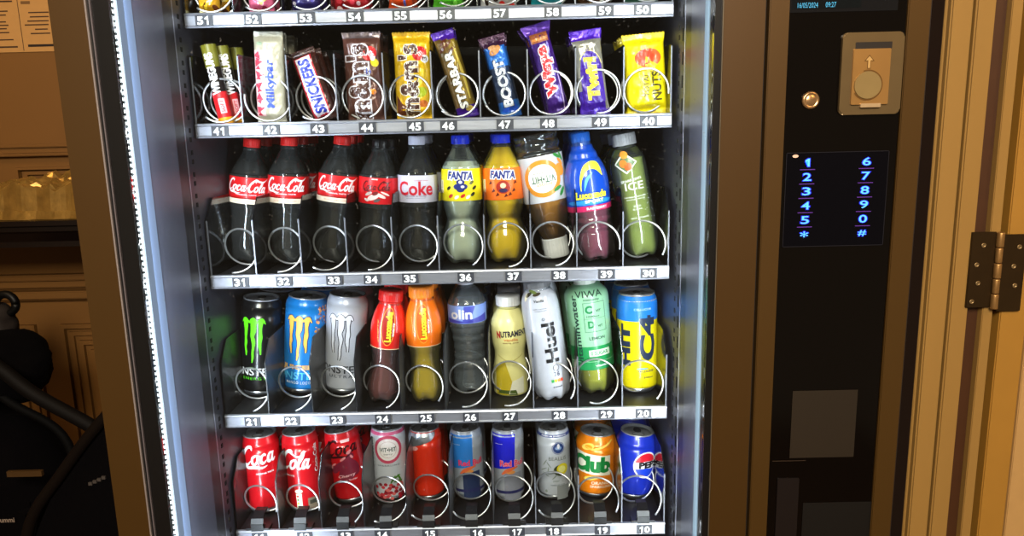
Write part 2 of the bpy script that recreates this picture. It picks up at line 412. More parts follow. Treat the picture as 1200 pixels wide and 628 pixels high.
    blob('hood', loc(2, 425, 1.62), (.105, .1, .075), fab, 3, rot=.5)
    blob('hood_brim', loc(-8, 380, 1.66), (.05, .05, .05), M('#120803', .8), 6)
    blob('seat_pad', loc(5, 575, 1.66), (.16, .12, .22), fab, 9, .12)
    # canopy bar ring near the wall
    bm = bmesh.new(); c = loc(7, 356, 1.66)
    tube(bm, [(c.x+.022*math.cos(a), c.y, c.z+.022*math.sin(a)) for a in [2*PI*k/24 for k in range(25)]], .009, 10); link('carry_ring', bm, M('#060606', .45, spec=.2), pc, True)
    for wx, wy in ((-.05, 1.56), (.24, 1.58), (-.15, 1.78), (.3, 1.80)):
        bm = bmesh.new(); lathe(bm, [(.02, -.012), (.075, -.014), (.085, -.008), (.085, .008), (.075, .014), (.02, .012)], seg=28)
        for v in bm.verts: v.co = Vector((v.co.z+wx, v.co.x+wy-1.6, v.co.y+.085))
        w = link('wheel', bm, M('#101010', .7), pc)
        bm = bmesh.new(); tube(bm, [(wx, wy-1.6, .085), (wx*.6+.06, (1.62-1.6), .42)], .008, 8); link('leg', bm, pl, pc, True)
    g = Gfx(lambda u, v, off: pcl + Vector((u, -off*4, v)), pc, 'lettering', 0, 0); pcl = loc(9, 609, 1.54)
    g.text('ummi', 0, 0, .032, .011, M('#8a7a6c', .6)); g.done()
    bm = bmesh.new(); q = loc(9, 609, 1.555); box(bm, q.x-.1, q.x+.06, q.y, q.y+.05, q.z-.25, q.z+.03); bmesh.ops.bevel(bm, geom=bm.edges[:], offset=.02, segments=3, affect='EDGES'); link('storage_basket', bm, fab, pc)
    bm = bmesh.new(); a, b = loc(8, 557, 1.50), loc(48, 551, 1.50)
    box(bm, a.x, b.x, a.y, a.y+.008, a.z-.004, a.z+.008); link('gold_strip', bm, M('#4a3418', .5, .3), pc)  # dull gold bar, a highlight put in as colour
    # leaning black bag
    P = [at(px, py, 1.36) for px, py in ((133, 478), (104, 512), (72, 556), (40, 604), (30, 660), (25, 760))]
    bx = at(150, 628, 1.36).x+.015
    t = empty('black_bag', 'large black fabric bag propped between the pushchair and the machine', 'bag', (-.78, 1.45, 0))
    prof = [(p.x+.78, p.z) for p in P]; prof = [(x, z) for x, z in prof] + [(prof[-1][0], .0), (-.605+.78, .0), (-.605+.78, prof[0][1]-.02)]
    bm = bmesh.new(); extr_y(bm, prof, -.09, -.01); bmesh.ops.bevel(bm, geom=bm.edges[:], offset=.016, segments=3, affect='EDGES')
    link('bag_body', bm, fab, t)
    bm = bmesh.new(); tube(bm, [tuple(Vector((x, -.095, z))) for x, z in crs(prof[:6], 6)], .011, 10); link('piping', bm, M('#0c0603', .8, spec=.1), t, True)
    bm = bmesh.new(); c = at(112, 572, 1.345)-t.location
    for i in range(4): box(bm, c.x-.02+i*.009, c.x-.013+i*.009, -.0935, -.09, c.z+i*.004, c.z+.006+i*.004)
    link('stitched_tag', bm, M('#3a3430', .7), t)
left_things()

# ------------------------------------------------------------------ vending machine
XL, XR = -.5585, .506; WL, WR = -.4845, .2485; YD = .96
brown = M('#452f0e', .42, .35, scale=5, var=.04); brown2 = M('#4a3412', .4, .35, scale=5, var=.04)
vm = empty('vending_machine', 'tall brown-framed snack and drinks vending machine with glass window', 'vending machine', (0, YD, 0))
def vb(name, lst, mt, bevel=0, parent=vm):
    return boxes(name, [(a, b, c-YD, d-YD, e, f) for a, b, c, d, e, f in lst], mt, parent, bevel)
YB = 1.80; inner = M('#101014', .5, scale=20)
vb('cabinet', [(XL, -.515, .988, YB, .06, 1.88), (.262, XR, .988, YB, .06, 1.88), (XL, XR, YB, YB+.03, .06, 1.88), (-.515, .262, .988, YB, 1.845, 1.88), (-.515, .262, .988, YB, .06, .50)], inner)
# inner side walls: glossy liner, dark post, slotted runner
liner = M('#4b4c59', .36, .3, scale=15, var=.08)
vb('side_liner', [(-.515, -.486, 1.018, 1.108, .5, 1.845)], liner)
vb('side_liner', [(.2505, .262, 1.018, 1.10, .5, 1.845)], liner)
vb('side_post', [(-.515, -.4866, 1.109, 1.139, .5, 1.845)], M('#1c1c22', .35))
vb('side_post', [(.2510, .262, 1.101, 1.139, .5, 1.845)], M('#1c1c22', .35))
def runner(sx):
    bm = bmesh.new(); x0, x1 = ((-.515, -.4975) if sx < 0 else (.2525, .262))
    box(bm, x0, x1, 1.141-YD, YB-.01-YD, .5, 1.845)
    o = link('slotted_runner', bm, M('#3c3c46', .4, .3), vm)
    bm = bmesh.new(); xs = (x1, x1+.0008) if sx < 0 else (x0-.0008, x0)
    z = .52
    while z < 1.83:
        box(bm, *xs, 1.158-YD, 1.163-YD, z, z+.018); box(bm, *xs, 1.182-YD, 1.188-YD, z+.004, z+.011); box(bm, *xs, 1.182-YD, 1.188-YD, z+.018, z+.025); z += .0335
    link('slots', bm, M('#020203', .8), o)
    bm = bmesh.new(); xb = (-.4975, -.4868) if sx < 0 else (.2508, .2525)
    box(bm, *xb, 1.141-YD, 1.1435-YD, .5, 1.845); link('edge_strip', bm, M('#9a9aa8', .3, .6), o)
runner(-1); runner(1)
# door
vb('door_frame', [(XL, -.5145, .96, .985, .10, 1.875), (.2575, .3078, .96, .985, .10, 1.875), (-.5145, .2575, .96, .985, 1.80, 1.875), (-.5145, .2575, .96, .985, .10, .56)], brown)
vb('chrome_trim', [(-.5142, -.5122, .9585, .985, .56, 1.80)], M('#b8b0b0', .25, .7))
vb('chrome_trim', [(-.5085, -.5070, .9587, .985, .56, 1.80)], M('#8f8a92', .25, .7))
vb('chrome_trim', [(.2560, .2568, .9587, .985, .56, 1.80)], M('#807868', .3, .6))
for a_, b_ in ((-.5120, -.5087), (-.5068, -.4865), (.2475, .2558)): vb('window_border', [(a_, b_, .962, .985, .56, 1.80)], M('#0d0d0e', .3))
glass = MT('window_glass', '#f4f8f7', -.005, .02, ior=1.35, scratch=.12)
vb('window_glass', [(-.4863, .2473, .966, .970, .56, 1.80)], glass)
# lights inside the door
def lit(m, h, st): b = m.node_tree.nodes['Principled BSDF']; b.inputs['Emission Color'].default_value = lin(h); b.inputs['Emission Strength'].default_value = st
LEDM = M('#f2f8ff', .5, emit=4.5); DIFM = M('#242c3c', .6, emit=0, var=.03, scale=4, spec=.1); lit(DIFM, '#a6b6d4', .58)
bm = bmesh.new(); z = .57
while z < 1.79: box(bm, -.4863, -.4844, .9726-YD, .9745-YD, z, z+.0042); z += .0075
lb = vb('light_strip', [(-.4864, -.4846, .9746, .979, .56, 1.80)], M('#cfdcec', .4, emit=.95)); link('led_beads', bm, LEDM, lb)
dif2 = M('#28323a', .6, emit=0, var=.03, scale=5, spec=.1); lit(dif2, '#b4c6d6', .60)
vb('light_diffuser', [(-.4862, -.4846, .981, 1.0165, .56, 1.80)], DIFM)
vb('light_diffuser', [(.2486, .2500, .975, 1.0165, .56, 1.80)], dif2)
def area(name, loc, sx, sy, energy, col, direction):
    l = bpy.data.lights.new(name, 'AREA'); l.shape = 'RECTANGLE'; l.size = sx; l.size_y = sy; l.energy = energy; l.color = col
    o = bpy.data.objects.new(name, l); C.objects.link(o); o.location = loc
    zz = -Vector(direction).normalized(); up = Vector((0, 0, 1)) if abs(zz.z) < .95 else Vector((0, 1, 0))
    xx = up.cross(zz).normalized(); yy_ = zz.cross(xx); o.rotation_euler = Matrix((xx, yy_, zz)).transposed().to_euler(); return o
area('lamp_left_strip', (-.478, .99, 1.18), .02, 1.22, 6.6, (.80, .88, 1.0), (.62, .78, 0))
area('lamp_right_strip', (.242, .99, 1.18), .02, 1.22, 5.6, (.88, .93, 1.0), (-.62, .78, 0))

# control column
cp = vb('control_panel_frame', [(.3120, .3362, .958, .985, .10, 1.875), (.4790, .5065, .958, .985, .10, 1.875), (.3362, .4790, .958, .985, 1.74, 1.875), (.3362, .4790, .958, .985, .10, .60)], brown2, .0012)
vb('panel_gap', [(.3080, .3118, .970, .988, .10, 1.875)], M('#050302', .8))
bp = vb('control_panel_glass', [(.3366, .4786, .9615, .985, .6, 1.74)], M('#060403', .12, spec=.3, scale=3))
def on_panel(name, parent=bp): return Gfx(lambda u, v, off: Vector((u, .0013-off*1.6, v)), parent, name, 0, 0)
def pz(px, py): p = at(px, py, .9612); return p.x, p.z
PF = .9612-YD
# display
x0, z0 = pz(928, 11); x1, _ = pz(1052, 8); 
g = on_panel('display'); g.rect(x0-.003, x1, z0-.004, z0+.09, M('#0f1013', .1)); g.rect(x0, x0+.083, z0, z0+.08, M('#060c10', .15), 2)
d = g.done()
cy = M('#3494c4', .5, emit=.4)
g = on_panel('lettering', d); xa, za = pz(946.5, 6.2); g.text('16/05/2024', xa, za, .0245, .0060, cy, lvl=3, bold=0); xa, za = pz(973.5, 5.4); g.text('09:27', xa, za, .0125, .0060, cy, lvl=3, bold=0); g.done()
# keypad
xk0, zk1 = pz(923, 179); xk1, zk0 = pz(1034, 287); xk0 = pz(919, 235)[0]; xk1 = pz(1038, 235)[0]
g = on_panel('keypad'); g.rect(xk0, xk1, zk0, zk1, M('#040409', .2, spec=.2)); edge = M('#16161e', .3)
for r_ in ((xk0, xk1, zk0, zk0+.0008), (xk0, xk1, zk1-.0008, zk1), (xk0, xk0+.0008, zk0, zk1), (xk1-.0008, xk1, zk0, zk1)): g.rect(*r_, edge, 2)
kp = g.done()
blue = M('#4aa4ff', .5, emit=1.05); purp = M('#4a2280', .5, emit=.35); halo = M('#1012c8', .5, emit=.55)
for col, ks in ((0, '12345*'), (1, '67890#')):
    for i, ch in enumerate(ks):
        px = (946.5, 1015.5)[col] + (-.9, -1.15)[col]*i; py = (190.5, 189)[col] + 16.8*i
        x, z = pz(px, py); g = on_panel('key', kp); h = .0098 if ch not in '*#' else .0078
        number(g, ch, x, z, .0112 if ch != '1' else .0100, h, blue, .008, 3, halo)
        if i < 5: xz, zz = pz(px, py+8.2); g.rect(x-.0095, x+.0095, zz-.0005, zz+.0005, purp, 3)
        g.done()
x, z = pz(932, 183); g = on_panel('status_light', kp); g.ell(x, z, .0038, .002, M('#d9b9a6', .4), 3); g.done()
# coin unit
def rrect(x0, x1, z0, z1, r, n=5):
    P = []
    for cx, cz, a0 in ((x1-r, z1-r, 0), (x0+r, z1-r, PI/2), (x0+r, z0+r, PI), (x1-r, z0+r, 3*PI/2)):
        for k in range(n+1): a = a0+PI/2*k/n; P.append((cx+r*math.cos(a), cz+r*math.sin(a)))
    return P
def plate(name, P, y0, y1, mt, parent, bev=.0008):
    bm = bmesh.new(); extr_y(bm, P, y0, y1)
    if bev: bmesh.ops.bevel(bm, geom=[e for e in bm.edges if all(abs(v.co.y-y0) < 1e-6 for v in e.verts)], offset=bev, segments=2, affect='EDGES')
    return link(name, bm, mt, parent)
cx0 = pz(984, 85)[0]; cx1 = pz(1055.5, 85)[0]; cz1 = pz(1020, 38)[1]; cz0 = pz(1018, 134)[1]
steel = M('#6e5c3e', .32, .55, scale=50, var=.1, bump=.05); brass = M('#a98049', .3, .6, scale=30, var=.1)
co = plate('coin_plate', rrect(cx0, cx1, cz0, cz1, .006), PF-.0045, PF+.002, steel, vm, .0015)
yy = PF-.0047
a, b = pz(1001, 50), pz(1043, 57)
plate('coin_slot', rrect(a[0], b[0], b[1], a[1], .0006), yy-.0004, yy+.001, M('#120a06', .5), co, 0)
a, b = pz(998, 58), pz(1037, 122)
plate('coin_slide', rrect(a[0], b[0], b[1], a[1], .001), yy-.0022, yy+.001, brass, co, .0006)
c = pz(1013.5, 100); r = .0168
bm = bmesh.new(); bmesh.ops.create_cone(bm, cap_ends=True, segments=40, radius1=r, radius2=r*.97, depth=.002)
for v in bm.verts: v.co = Vector((v.co.x+c[0], yy-.0030-(v.co.z), v.co.y+c[1]))
link('coin_button', bm, M('#9c8658', .35, .6, scale=40, var=.12), co)
g = Gfx(lambda u, v, off: Vector((u, yy-.0023-off*1.2, v)), co, 'arrow', 0, 0)
ax, az = pz(1015.5, 73); dk = M('#6a4a20', .4, .4)
for P in ([(-.0022, -.008), (.0022, -.008), (.0022, .001), (-.0022, .001)], [(-.0062, .001), (.0062, .001), (0, .0085)]): g.poly([(ax+x, az+z) for x, z in P], dk, 1)
for P in ([(-.0014, -.0072), (.0014, -.0072), (.0014, .0018), (-.0014, .0018)], [(-.0044, .0018), (.0044, .0018), (0, .0070)]): g.poly([(ax+x, az+z) for x, z in P], M('#c9a468', .35, .5), 2)
g.ring(c[0], c[1], r*1.10, r*1.10, .0014, dk, 1, -2.6, 1.9); g.done()
a, b = pz(1005, 121.5), pz(1028, 125.5); plate('coin_lip', rrect(a[0], b[0], b[1], a[1], .0006), yy-.004, yy+.001, M('#d0b48c', .3, .6), co, .0004)
# return button
x, z = pz(949.5, 117.5)
bm = bmesh.new(); lathe(bm, [(.0108, 0), (.0108, .002), (.0092, .0036), (.0078, .0034), (.0072, .0026), (.0060, .0034), (.001, .0038)], seg=32)
for v in bm.verts: v.co = Vector((v.co.x+x, PF-v.co.z, v.co.y+z))
link('return_button', bm, M('#b08c62', .25, .8), vm)
# faded square sticker and lower recesses
a, b = pz(929, 458), pz(1000, 535)
g = on_panel('faded_sticker'); g.rect(a[0], b[0], b[1], a[1], M('#221b12', .45, scale=12, var=.12)); g.done()
a, b = pz(911, 560), pz(931, 660)
plate('reader_cover', rrect(a[0], b[0], b[1], a[1], .002), PF-.0015, PF+.001, M('#120d0d', .35), bp, .0006)
a, b = pz(941, 589), pz(1019, 660); g = on_panel('recess'); g.rect(a[0], b[0], b[1], a[1], M('#040302', .5)); g.done(); g = on_panel('flap_edge')
a, b = pz(905, 540), pz(944, 542); g.rect(a[0], b[0], a[1]-.0007, a[1]+.0004, M('#2c2118', .4), 2); g.done()
# delivery flap and feet (below the picture)
vb('delivery_flap', [(-.38, .12, .955, .962, .22, .44)], M('#0d0d0e', .3), .004)
for x in (XL+.06, XR-.06):
    for y in (1.05, 1.7): vb('foot', [(x-.025, x+.025, y-.025, y+.025, 0, .062)], BLK, .003)

# ------------------------------------------------------------------ shelf trays
YR = 1.20; SX0, SX1 = -.4945, .2455
TRAY = {5: 1.621, 4: 1.456, 3: 1.2155, 2: .9768, 1: .7655}
NUM = {5: (239, 296, 359, 416, 470, 523, 586, 648, 709, 753), 4: (258, 318, 374, 431, 487, 526, 592, 643, 704, 760),
       3: (282, 333, 392, 436, 481, 546, 602, 656, 711, 760), 2: (296, 342, 396, 449, 500, 552, 598, 656, 711, 754),
       1: (304, 357, 405, 448, 504, 560, 606, 649, 706, 755)}
ANG = {5: [235]*10, 4: (228, 165, 235, 290, 235, 225, 208, 240, 262, 350), 3: (262, 262, 232, 262, 300, 300, 272, 275, 345, 325),
       2: (285, 280, 285, 290, 320, 255, 250, 318, 240, 310), 1: (350, 352, 305, 232, 208, 200, 255, 200, 325, 310)}
PITCH = {5: .034, 4: .030, 3: .075, 2: .068, 1: .072}
railm = M('#9c9da8', .36, .75, scale=10, var=.28, stretch=(2.2, 1, 16), bump=.08)
words = {5: 'top', 4: 'chocolate bar', 3: 'upper bottle', 2: 'lower bottle and tall can', 1: 'bottom can'}
SH = {}; PIT = (SX1-SX0)/10
for row in (5, 4, 3, 2, 1):
    Z = TRAY[row]
    t = empty('shelf_tray', 'metal %s shelf tray with number tags %d1 to %d0' % (words[row], row, row), 'shelf', (SX0, YR, Z), 'numbered shelf trays inside the machine'); SH[row] = t
    W = SX1-SX0
    bm = bmesh.new(); box(bm, 0, W, .004, .52, -.012, -.0045); link('tray_floor', bm, M('#17171b', .45, scale=25, var=.15), t)
    bm = bmesh.new()
    extr_x(bm, [(0, -.001), (.004, 0), (.004, -.0225), (0, -.0225), (-.0012, -.0205), (.0004, -.0185), (.0004, -.0052), (-.0012, -.0035)], 0, W)
    rail = link('price_rail', bm, railm, t)
    for i, px in enumerate(NUM[row]):
        p = at(px, {5: 20, 4: 153, 3: 327, 2: 492, 1: 623}[row], YR); cx = p.x-SX0; cz = -.0122 if row != 1 else -.0122
        w2, h2 = .0132, .0076
        bm = bmesh.new(); box(bm, cx-w2, cx+w2, -.0016, .0003, cz-h2, cz+h2)
        tg = link('number_tag', bm, M('#33343c', .4), rail)
        # numerals belong to the tag's plate
        g = Gfx(lambda u, v, off: Vector((u, -.0017-off, v)), rail, 'numeral', 0, 0)
        number(g, '%d%d' % (row, (i+1) % 10), cx-.0005, cz, .0096, .0122, M('#f4f4f6', .5)); g.done()
    # dividers
    for i in range(11):
        x = W*i/10; x = min(max(x, .0012), W-.0012)
        if row in (3, 2, 1):
            P = [(.004, -.004), (.004, .088), (.010, .094), (.036, .122), (.50, .122), (.50, -.004)]
        elif row == 4: P = [(.003, -.004), (.003, .100), (.006, .103), (.50, .103), (.50, -.004)]
        else: P = [(.003, -.004), (.003, .08), (.50, .08), (.50, -.004)]
        bm = bmesh.new(); extr_x(bm, P, x-.0009, x+.0009)
        link('divider', bm, SMOKE if row in (3, 4, 5) or i > 6 else SMOKE2, t)
        if row in (3, 4) or i > 6: 
            bm = bmesh.new(); box(bm, x-.0010, x+.0010, .0022, .0042 if row != 4 else .0032, -.003, P[1][1]); link('divider_edge', bm, M('#70727c', .3, .3), t)
    # coils
    for i in range(10):
        R = .0335 if row != 1 else .0335; n = {1: 1.6, 2: 1.7, 3: 1.7, 4: 2.1, 5: 2.1}[row]
        cx = W*(i+.5)/10; czz = R+.0015; a0 = math.radians(ANG[row][i]); pts = []
        N = int(n*36)
        for k in range(N+1):
            f = k/N*n; a = a0+2*PI*f
            pts.append((cx+R*math.cos(a), .008+PITCH[row]*f, czz+R*math.sin(a)))
        bm = bmesh.new(); tube(bm, pts, .0017, 7); link('spiral_coil', bm, WIRE, t, True)
    if row == 1:
        for i in range(10):
            cx = W*(i+.5)/10; w = .0105
            bm = bmesh.new()
            extr_x(bm, [(-.0005, -.002), (-.0005, .011), (.003, .011), (.02, -.002)], cx-w, cx+w)
            extr_x(bm, [(.001, -.002), (.001, .003), (.02, .003), (.02, -.002)], cx-w*1.9, cx+w*1.9)
            gd = link('can_guide', bm, M('#141416', .4), t)
            bm = bmesh.new(); extr_x(bm, [(.0005, .0112), (.0045, .0195), (.006, .0195), (.004, .0112)], cx-w, cx+w); link('guide_lip', bm, M('#3c3d41', .4), gd)
            bm = bmesh.new(); extr_x(bm, [(.0046, .0197), (.022, .026), (.034, .026), (.034, .023), (.022, .023), (.006, .0190)], cx-w*.9, cx+w*.9); link('guide_ramp', bm, M('#0e0e11', .45), gd)

# ------------------------------------------------------------------ containers
def scale_prof(P, r, H, n=5): return [(a*r, z*H) for z, a in [(q[0], max(.02, q[1])) for q in crs(P, n)]]
def rfun(P, r, H):
    S = crs(P, 5)
    def f(v):
        z = v/H
        for a, b in zip(S, S[1:]):
            if a[0] <= z <= b[0]: return r*(a[1]+(b[1]-a[1])*(z-a[0])/max(1e-9, b[0]-a[0]))
        return r*(S[0][1] if z < S[0][0] else S[-1][1])
    return f
def petal(H, r, n=5, depth_=.12, zmax=.12, ph=0):
    def mod(rr, z, a):
        k = max(0, 1-z/(H*zmax)); s = (.5+.5*math.cos(n*(a+PI/2+ph)))**1.5
        return rr*(1-depth_*k*s), z+(.006*s*k if z < H*.03 else 0)
    return mod
def sub_prof(P, z0, z1):
    S = crs(P, 5); out = []
    def ip(z):
        for a, b in zip(S, S[1:]):
            if a[0] <= z <= b[0]: return a[1]+(b[1]-a[1])*(z-a[0])/max(1e-9, b[0]-a[0])
        return S[-1][1]
    out.append((z0, ip(z0))); out += [s for s in S if z0+1e-4 < s[0] < z1-1e-4]; out.append((z1, ip(z1))); return out
PR = {
 'cola': [(0,.72),(.012,.88),(.05,1.0),(.12,1.05),(.22,1.02),(.32,.91),(.40,.89),(.455,.95),(.47,.98),(.70,.98),(.715,.95),(.79,.76),(.86,.52),(.90,.40),(.93,.36)],
 'fanta': [(0,.74),(.012,.9),(.05,1.02),(.13,1.08),(.22,1.04),(.30,.88),(.345,.81),(.39,.88),(.44,.94),(.50,.97),(.73,.95),(.78,.84),(.85,.58),(.90,.42),(.93,.38)],
 'sport': [(0,.72),(.01,.88),(.05,.97),(.12,1),(.20,.98),(.23,.95),(.26,.98),(.29,.95),(.32,.98),(.35,.95),(.40,.98),(.60,1.0),(.70,.92),(.78,.74),(.80,.66),(.84,.60),(.87,.50),(.93,.42)],
 'slim': [(0,.70),(.012,.86),(.05,.97),(.12,1),(.30,.99),(.50,.97),(.70,.97),(.80,.90),(.86,.70),(.90,.50),(.93,.46)],
 'luco': [(0,.70),(.01,.85),(.05,.97),(.12,1),(.20,.93),(.30,.83),(.40,.83),(.50,.92),(.60,.97),(.70,.95),(.80,.80),(.87,.62),(.90,.56),(.93,.54)],
 'water': [(0,.72),(.012,.86),(.05,.96),(.09,1),(.14,.94),(.18,.92),(.21,.88),(.24,.90),(.28,.83),(.31,.86),(.35,.80),(.39,.84),(.43,.82),(.47,.88),(.50,.86),(.54,.93),(.58,.95),(.60,1),(.76,1),(.80,.94),(.86,.74),(.91,.46),(.94,.40)],
 'shake': [(0,.86),(.01,.94),(.05,.98),(.25,.96),(.36,.86),(.44,.86),(.54,.97),(.66,1),(.76,.94),(.83,.74),(.875,.58),(.90,.52),(.93,.50)],
 'huel': [(0,.66),(.012,.80),(.05,.93),(.10,.98),(.16,1),(.40,1),(.70,1),(.80,.98),(.87,.88),(.92,.66),(.94,.55)],
 'vithit': [(0,.86),(.01,.95),(.03,.95),(.05,.90),(.07,.96),(.10,.98),(.13,.92),(.16,1),(.25,1),(.52,1),(.60,.94),(.70,.80),(.80,.62),(.86,.48),(.93,.42)],
 'viwa': [(0,.62),(.012,.76),(.05,.90),(.10,.95),(.16,.97),(.40,.97),(.70,1),(.84,1),(.90,.8),(.94,.45)],
}
def bottle(prof, r, H, liquid, fill, cap, capz=.93, capr=None, fill0=.004, petals=5, shell=PET, cola_ribs=False, name='plastic_bottle'):
    t = empty(name, 'x', 'bottle'); P = PR[prof]
    md = petal(H, r, petals, .16, .13) if petals else None
    bm = bmesh.new(); lathe(bm, scale_prof(P, r, H), 44, md, caps=(True, False)); link('bottle_shell', bm, shell, t)
    if liquid:
        S = sub_prof(P, fill0, fill); bm = bmesh.new(); md2 = md
        lathe(bm, [(max(.002, a*r-.0006), z*H+.0006) for z, a in S], 44, md2); link('drink', bm, liquid, t)
    # neck ring and screw cap
    nr = P[-1][1]*r; capr = capr or nr*1.12; z0 = capz*H
    bm = bmesh.new(); lathe(bm, [(nr, z0-.006), (nr*1.2, z0-.005), (nr*1.2, z0-.003), (nr, z0-.002), (nr*.95, H-.002)], 30); link('neck_ring', bm, shell if cap is None else PET, t)
    if cap is not None:
        def rib(rr, z, a): return (rr*(1+.025*math.cos(24*a)) if z0+.001 < z < H-.0015 and rr > capr*.9 else rr, z)
        lathe_part('cap', [(capr, z0), (capr*1.02, z0+.0015), (capr, z0+.0025), (capr, (z0+H)/2), (capr, H-.0018), (capr*.9, H), (.001, H)], cap, t, seg=72, mod=rib)
    return t, cyl_surf(rfun(P, r, H)), rfun(P, r, H)
def sleeve(t, prof, r, H, za, zb, mt, off=.0007, name='label'):
    S = sub_prof(PR[prof], za, zb); bm = bmesh.new()
    lathe(bm, [(a*r+off, z*H) for z, a in S], 48, caps=(False, False)); return link(name, bm, mt, t)
def surf_off(rf, o): return cyl_surf(lambda v: rf(v)+o)
LB = .0009

def can(r, H, body, name='drink_can', cat='can', sleek=True, topz=.014, neck=.84):
    t = empty(name, 'x', cat)
    P = [(r*.74, .0008), (r*.78, .0), (r*.84, .003), (r*.97, .010), (r, .014)]
    Q = [(r, H-topz-.006), (r*.97, H-topz+.001), (r*neck, H-.003)]
    mid = [(r, .014+(H-topz-.02)*k/6) for k in range(1, 7)]
    bm = bmesh.new(); lathe(bm, [(r*.97, .010), (r, .014)]+mid+Q, 48, caps=(True, False)); b = link('can_body', bm, body, t)
    lathe_part('base_rim', [(r*.62, .004), (r*.72, .0004), (r*.78, .0), (r*.85, .003), (r*.972, .0102)], SILVER, t, seg=48)
    bm = bmesh.new(); lathe(bm, [(r*neck, H-.003), (r*neck*1.03, H-.0022), (r*neck*1.03, H-.0006), (r*neck*.99, H), (r*neck*.93, H-.0008), (r*neck*.90, H-.0045), (r*neck*.80, H-.0050), (r*neck*.78, H-.0036), (.001, H-.0036)], 44, caps=(False, True))
    l = link('lid', bm, M('#a8a9ae', .3, .6), t)
    bm = bmesh.new()
    for k in range(1): 
        Pt = [(x*r*.2, z*r*.32-r*.05) for x, z in ((math.cos(a), math.sin(a)) for a in [2*PI*i/20 for i in range(20)])]
        a = [bm.verts.new((x, -z, H-.0034)) for x, z in Pt]; b2 = [bm.verts.new((x, -z, H-.0018)) for x, z in Pt]
        for i in range(20): bm.faces.new((a[i], a[(i+1) % 20], b2[(i+1) % 20], b2[i]))
        bm.faces.new(b2); bm.faces.new(a[::-1])
    link('pull_tab', bm, M('#c5c6ca', .25, .95), l)
    bm = bmesh.new(); 
    ring = [2*PI*i/24 for i in range(25)]
    tube(bm, [(math.cos(a)*r*.30, -r*.36+math.sin(a)*r*.24, H-.0033) for a in ring], .0005, 6, cap=False); link('opening_score', bm, M('#3a3a3e', .4, .5), l)
    def rf(v):
        a, b, c_ = H-topz-.006, H-topz+.001, H-.003
        if v <= a: return r
        if v <= b: return r*(1-.03*(v-a)/(b-a))
        return r*(.97+(neck-.97)*min(1, (v-b)/(c_-b)))
    return t, cyl_surf(rf), b

def pouch(w, h, t_, mf, mats, name='chocolate_bar', cat='chocolate bar', top_flare=0, bot_flare=0, crimp=.010, crk=.0006, seed=0, sharp=2.4, bend=0, toph=None):
    t = empty(name, 'x', cat)
    nu, nv = 26, 60
    def W(v):
        a = max(0, 1-v/crimp/1.6); b = max(0, 1-(h-v)/crimp/1.6); return w*(1+bot_flare*a+top_flare*b)
    def T(u, v):
        s = min(1, abs(2*u/W(v))); e = min(1, max(0, (min(v, h-v)-crimp*.7)/(.012))); e = e*e*(3-2*e)
        n_ = noise.noise(Vector((u*90+seed*7.3, v*70, seed))) + .5*noise.noise(Vector((u*260, v*190+seed, seed)))
        return .0006 + t_/2*(max(0, 1-s**sharp))**.55*e, n_*(crk*2.0+.0006)*(1-s**4)
    def sf(u, v, off):
        u = max(-W(v)/2, min(W(v)/2, u)); a, n_ = T(u, v); return Vector((u+bend*math.sin(PI*v/h), -(a+n_)-off*1.6, v))
    bm = bmesh.new(); Fr, Bk = [], []
    for j in range(nv+1):
        v = h*j/nv; fr, bk = [], []
        for i in range(nu+1):
            u = (i/nu-.5)*W(v)
            zz = v
            if j in (0, nv): zz += (.0012 if i % 2 else -.0004)*(1 if j else -1)
            p = sf(u, v, 0); p.z = zz; fr.append(bm.verts.new(p))
            a, n_ = T(u, v); bk.append(bm.verts.new((p.x, a-n_*.5, zz)))
        Fr.append(fr); Bk.append(bk)
    for j in range(nv):
        for i in range(nu):
            u = ((i+.5)/nu-.5)*w; v = h*(j+.5)/nv
            k = mf(u/w+.5, v/h) if mf else 0
            for G, rev in ((Fr, 0), (Bk, 1)):
                q = (G[j][i], G[j][i+1], G[j+1][i+1], G[j+1][i]); f = bm.faces.new(q[::-1] if rev else q); f.material_index = k; f.smooth = True
    for j in range(nv):
        for i in (0, nu): bm.faces.new((Fr[j][i], Fr[j+1][i], Bk[j+1][i], Bk[j][i])).material_index = mf(0.5, (j+.5)/nv) if mf else 0
    for j in (0, nv):
        for i in range(nu): bm.faces.new((Fr[j][i], Fr[j][i+1], Bk[j][i+1], Bk[j][i])).material_index = mf(.5, j/nv) if mf else 0
    link('wrapper', bm, mats, t)
    # crimped end seals
    for e, z0, z1 in (('end_seal', .0, crimp*.62), ('end_seal', h-crimp*.62, h)):
        bm = bmesh.new()
        for k in range(5):
            za = z0+(z1-z0)*(k+.15)/5; zb = z0+(z1-z0)*(k+.6)/5; ww = W((za+zb)/2)/2*.985
            box(bm, -ww, ww, -.0018, .0018, za, zb)
        link(e, bm, mats[mf(.5, (z0+z1)/2/h) if mf else 0] if isinstance(mats, list) else mats, t)
    return t, sf

def foil(h, rough=.28, metal=.25, coat=.5, bump=.5): return M(h, rough, metal, coat, .12, 130, bump)
def print_(h): return M(h, .35, 0, .3)
canm = lambda h: M(h, .28, .12, .5, .04)

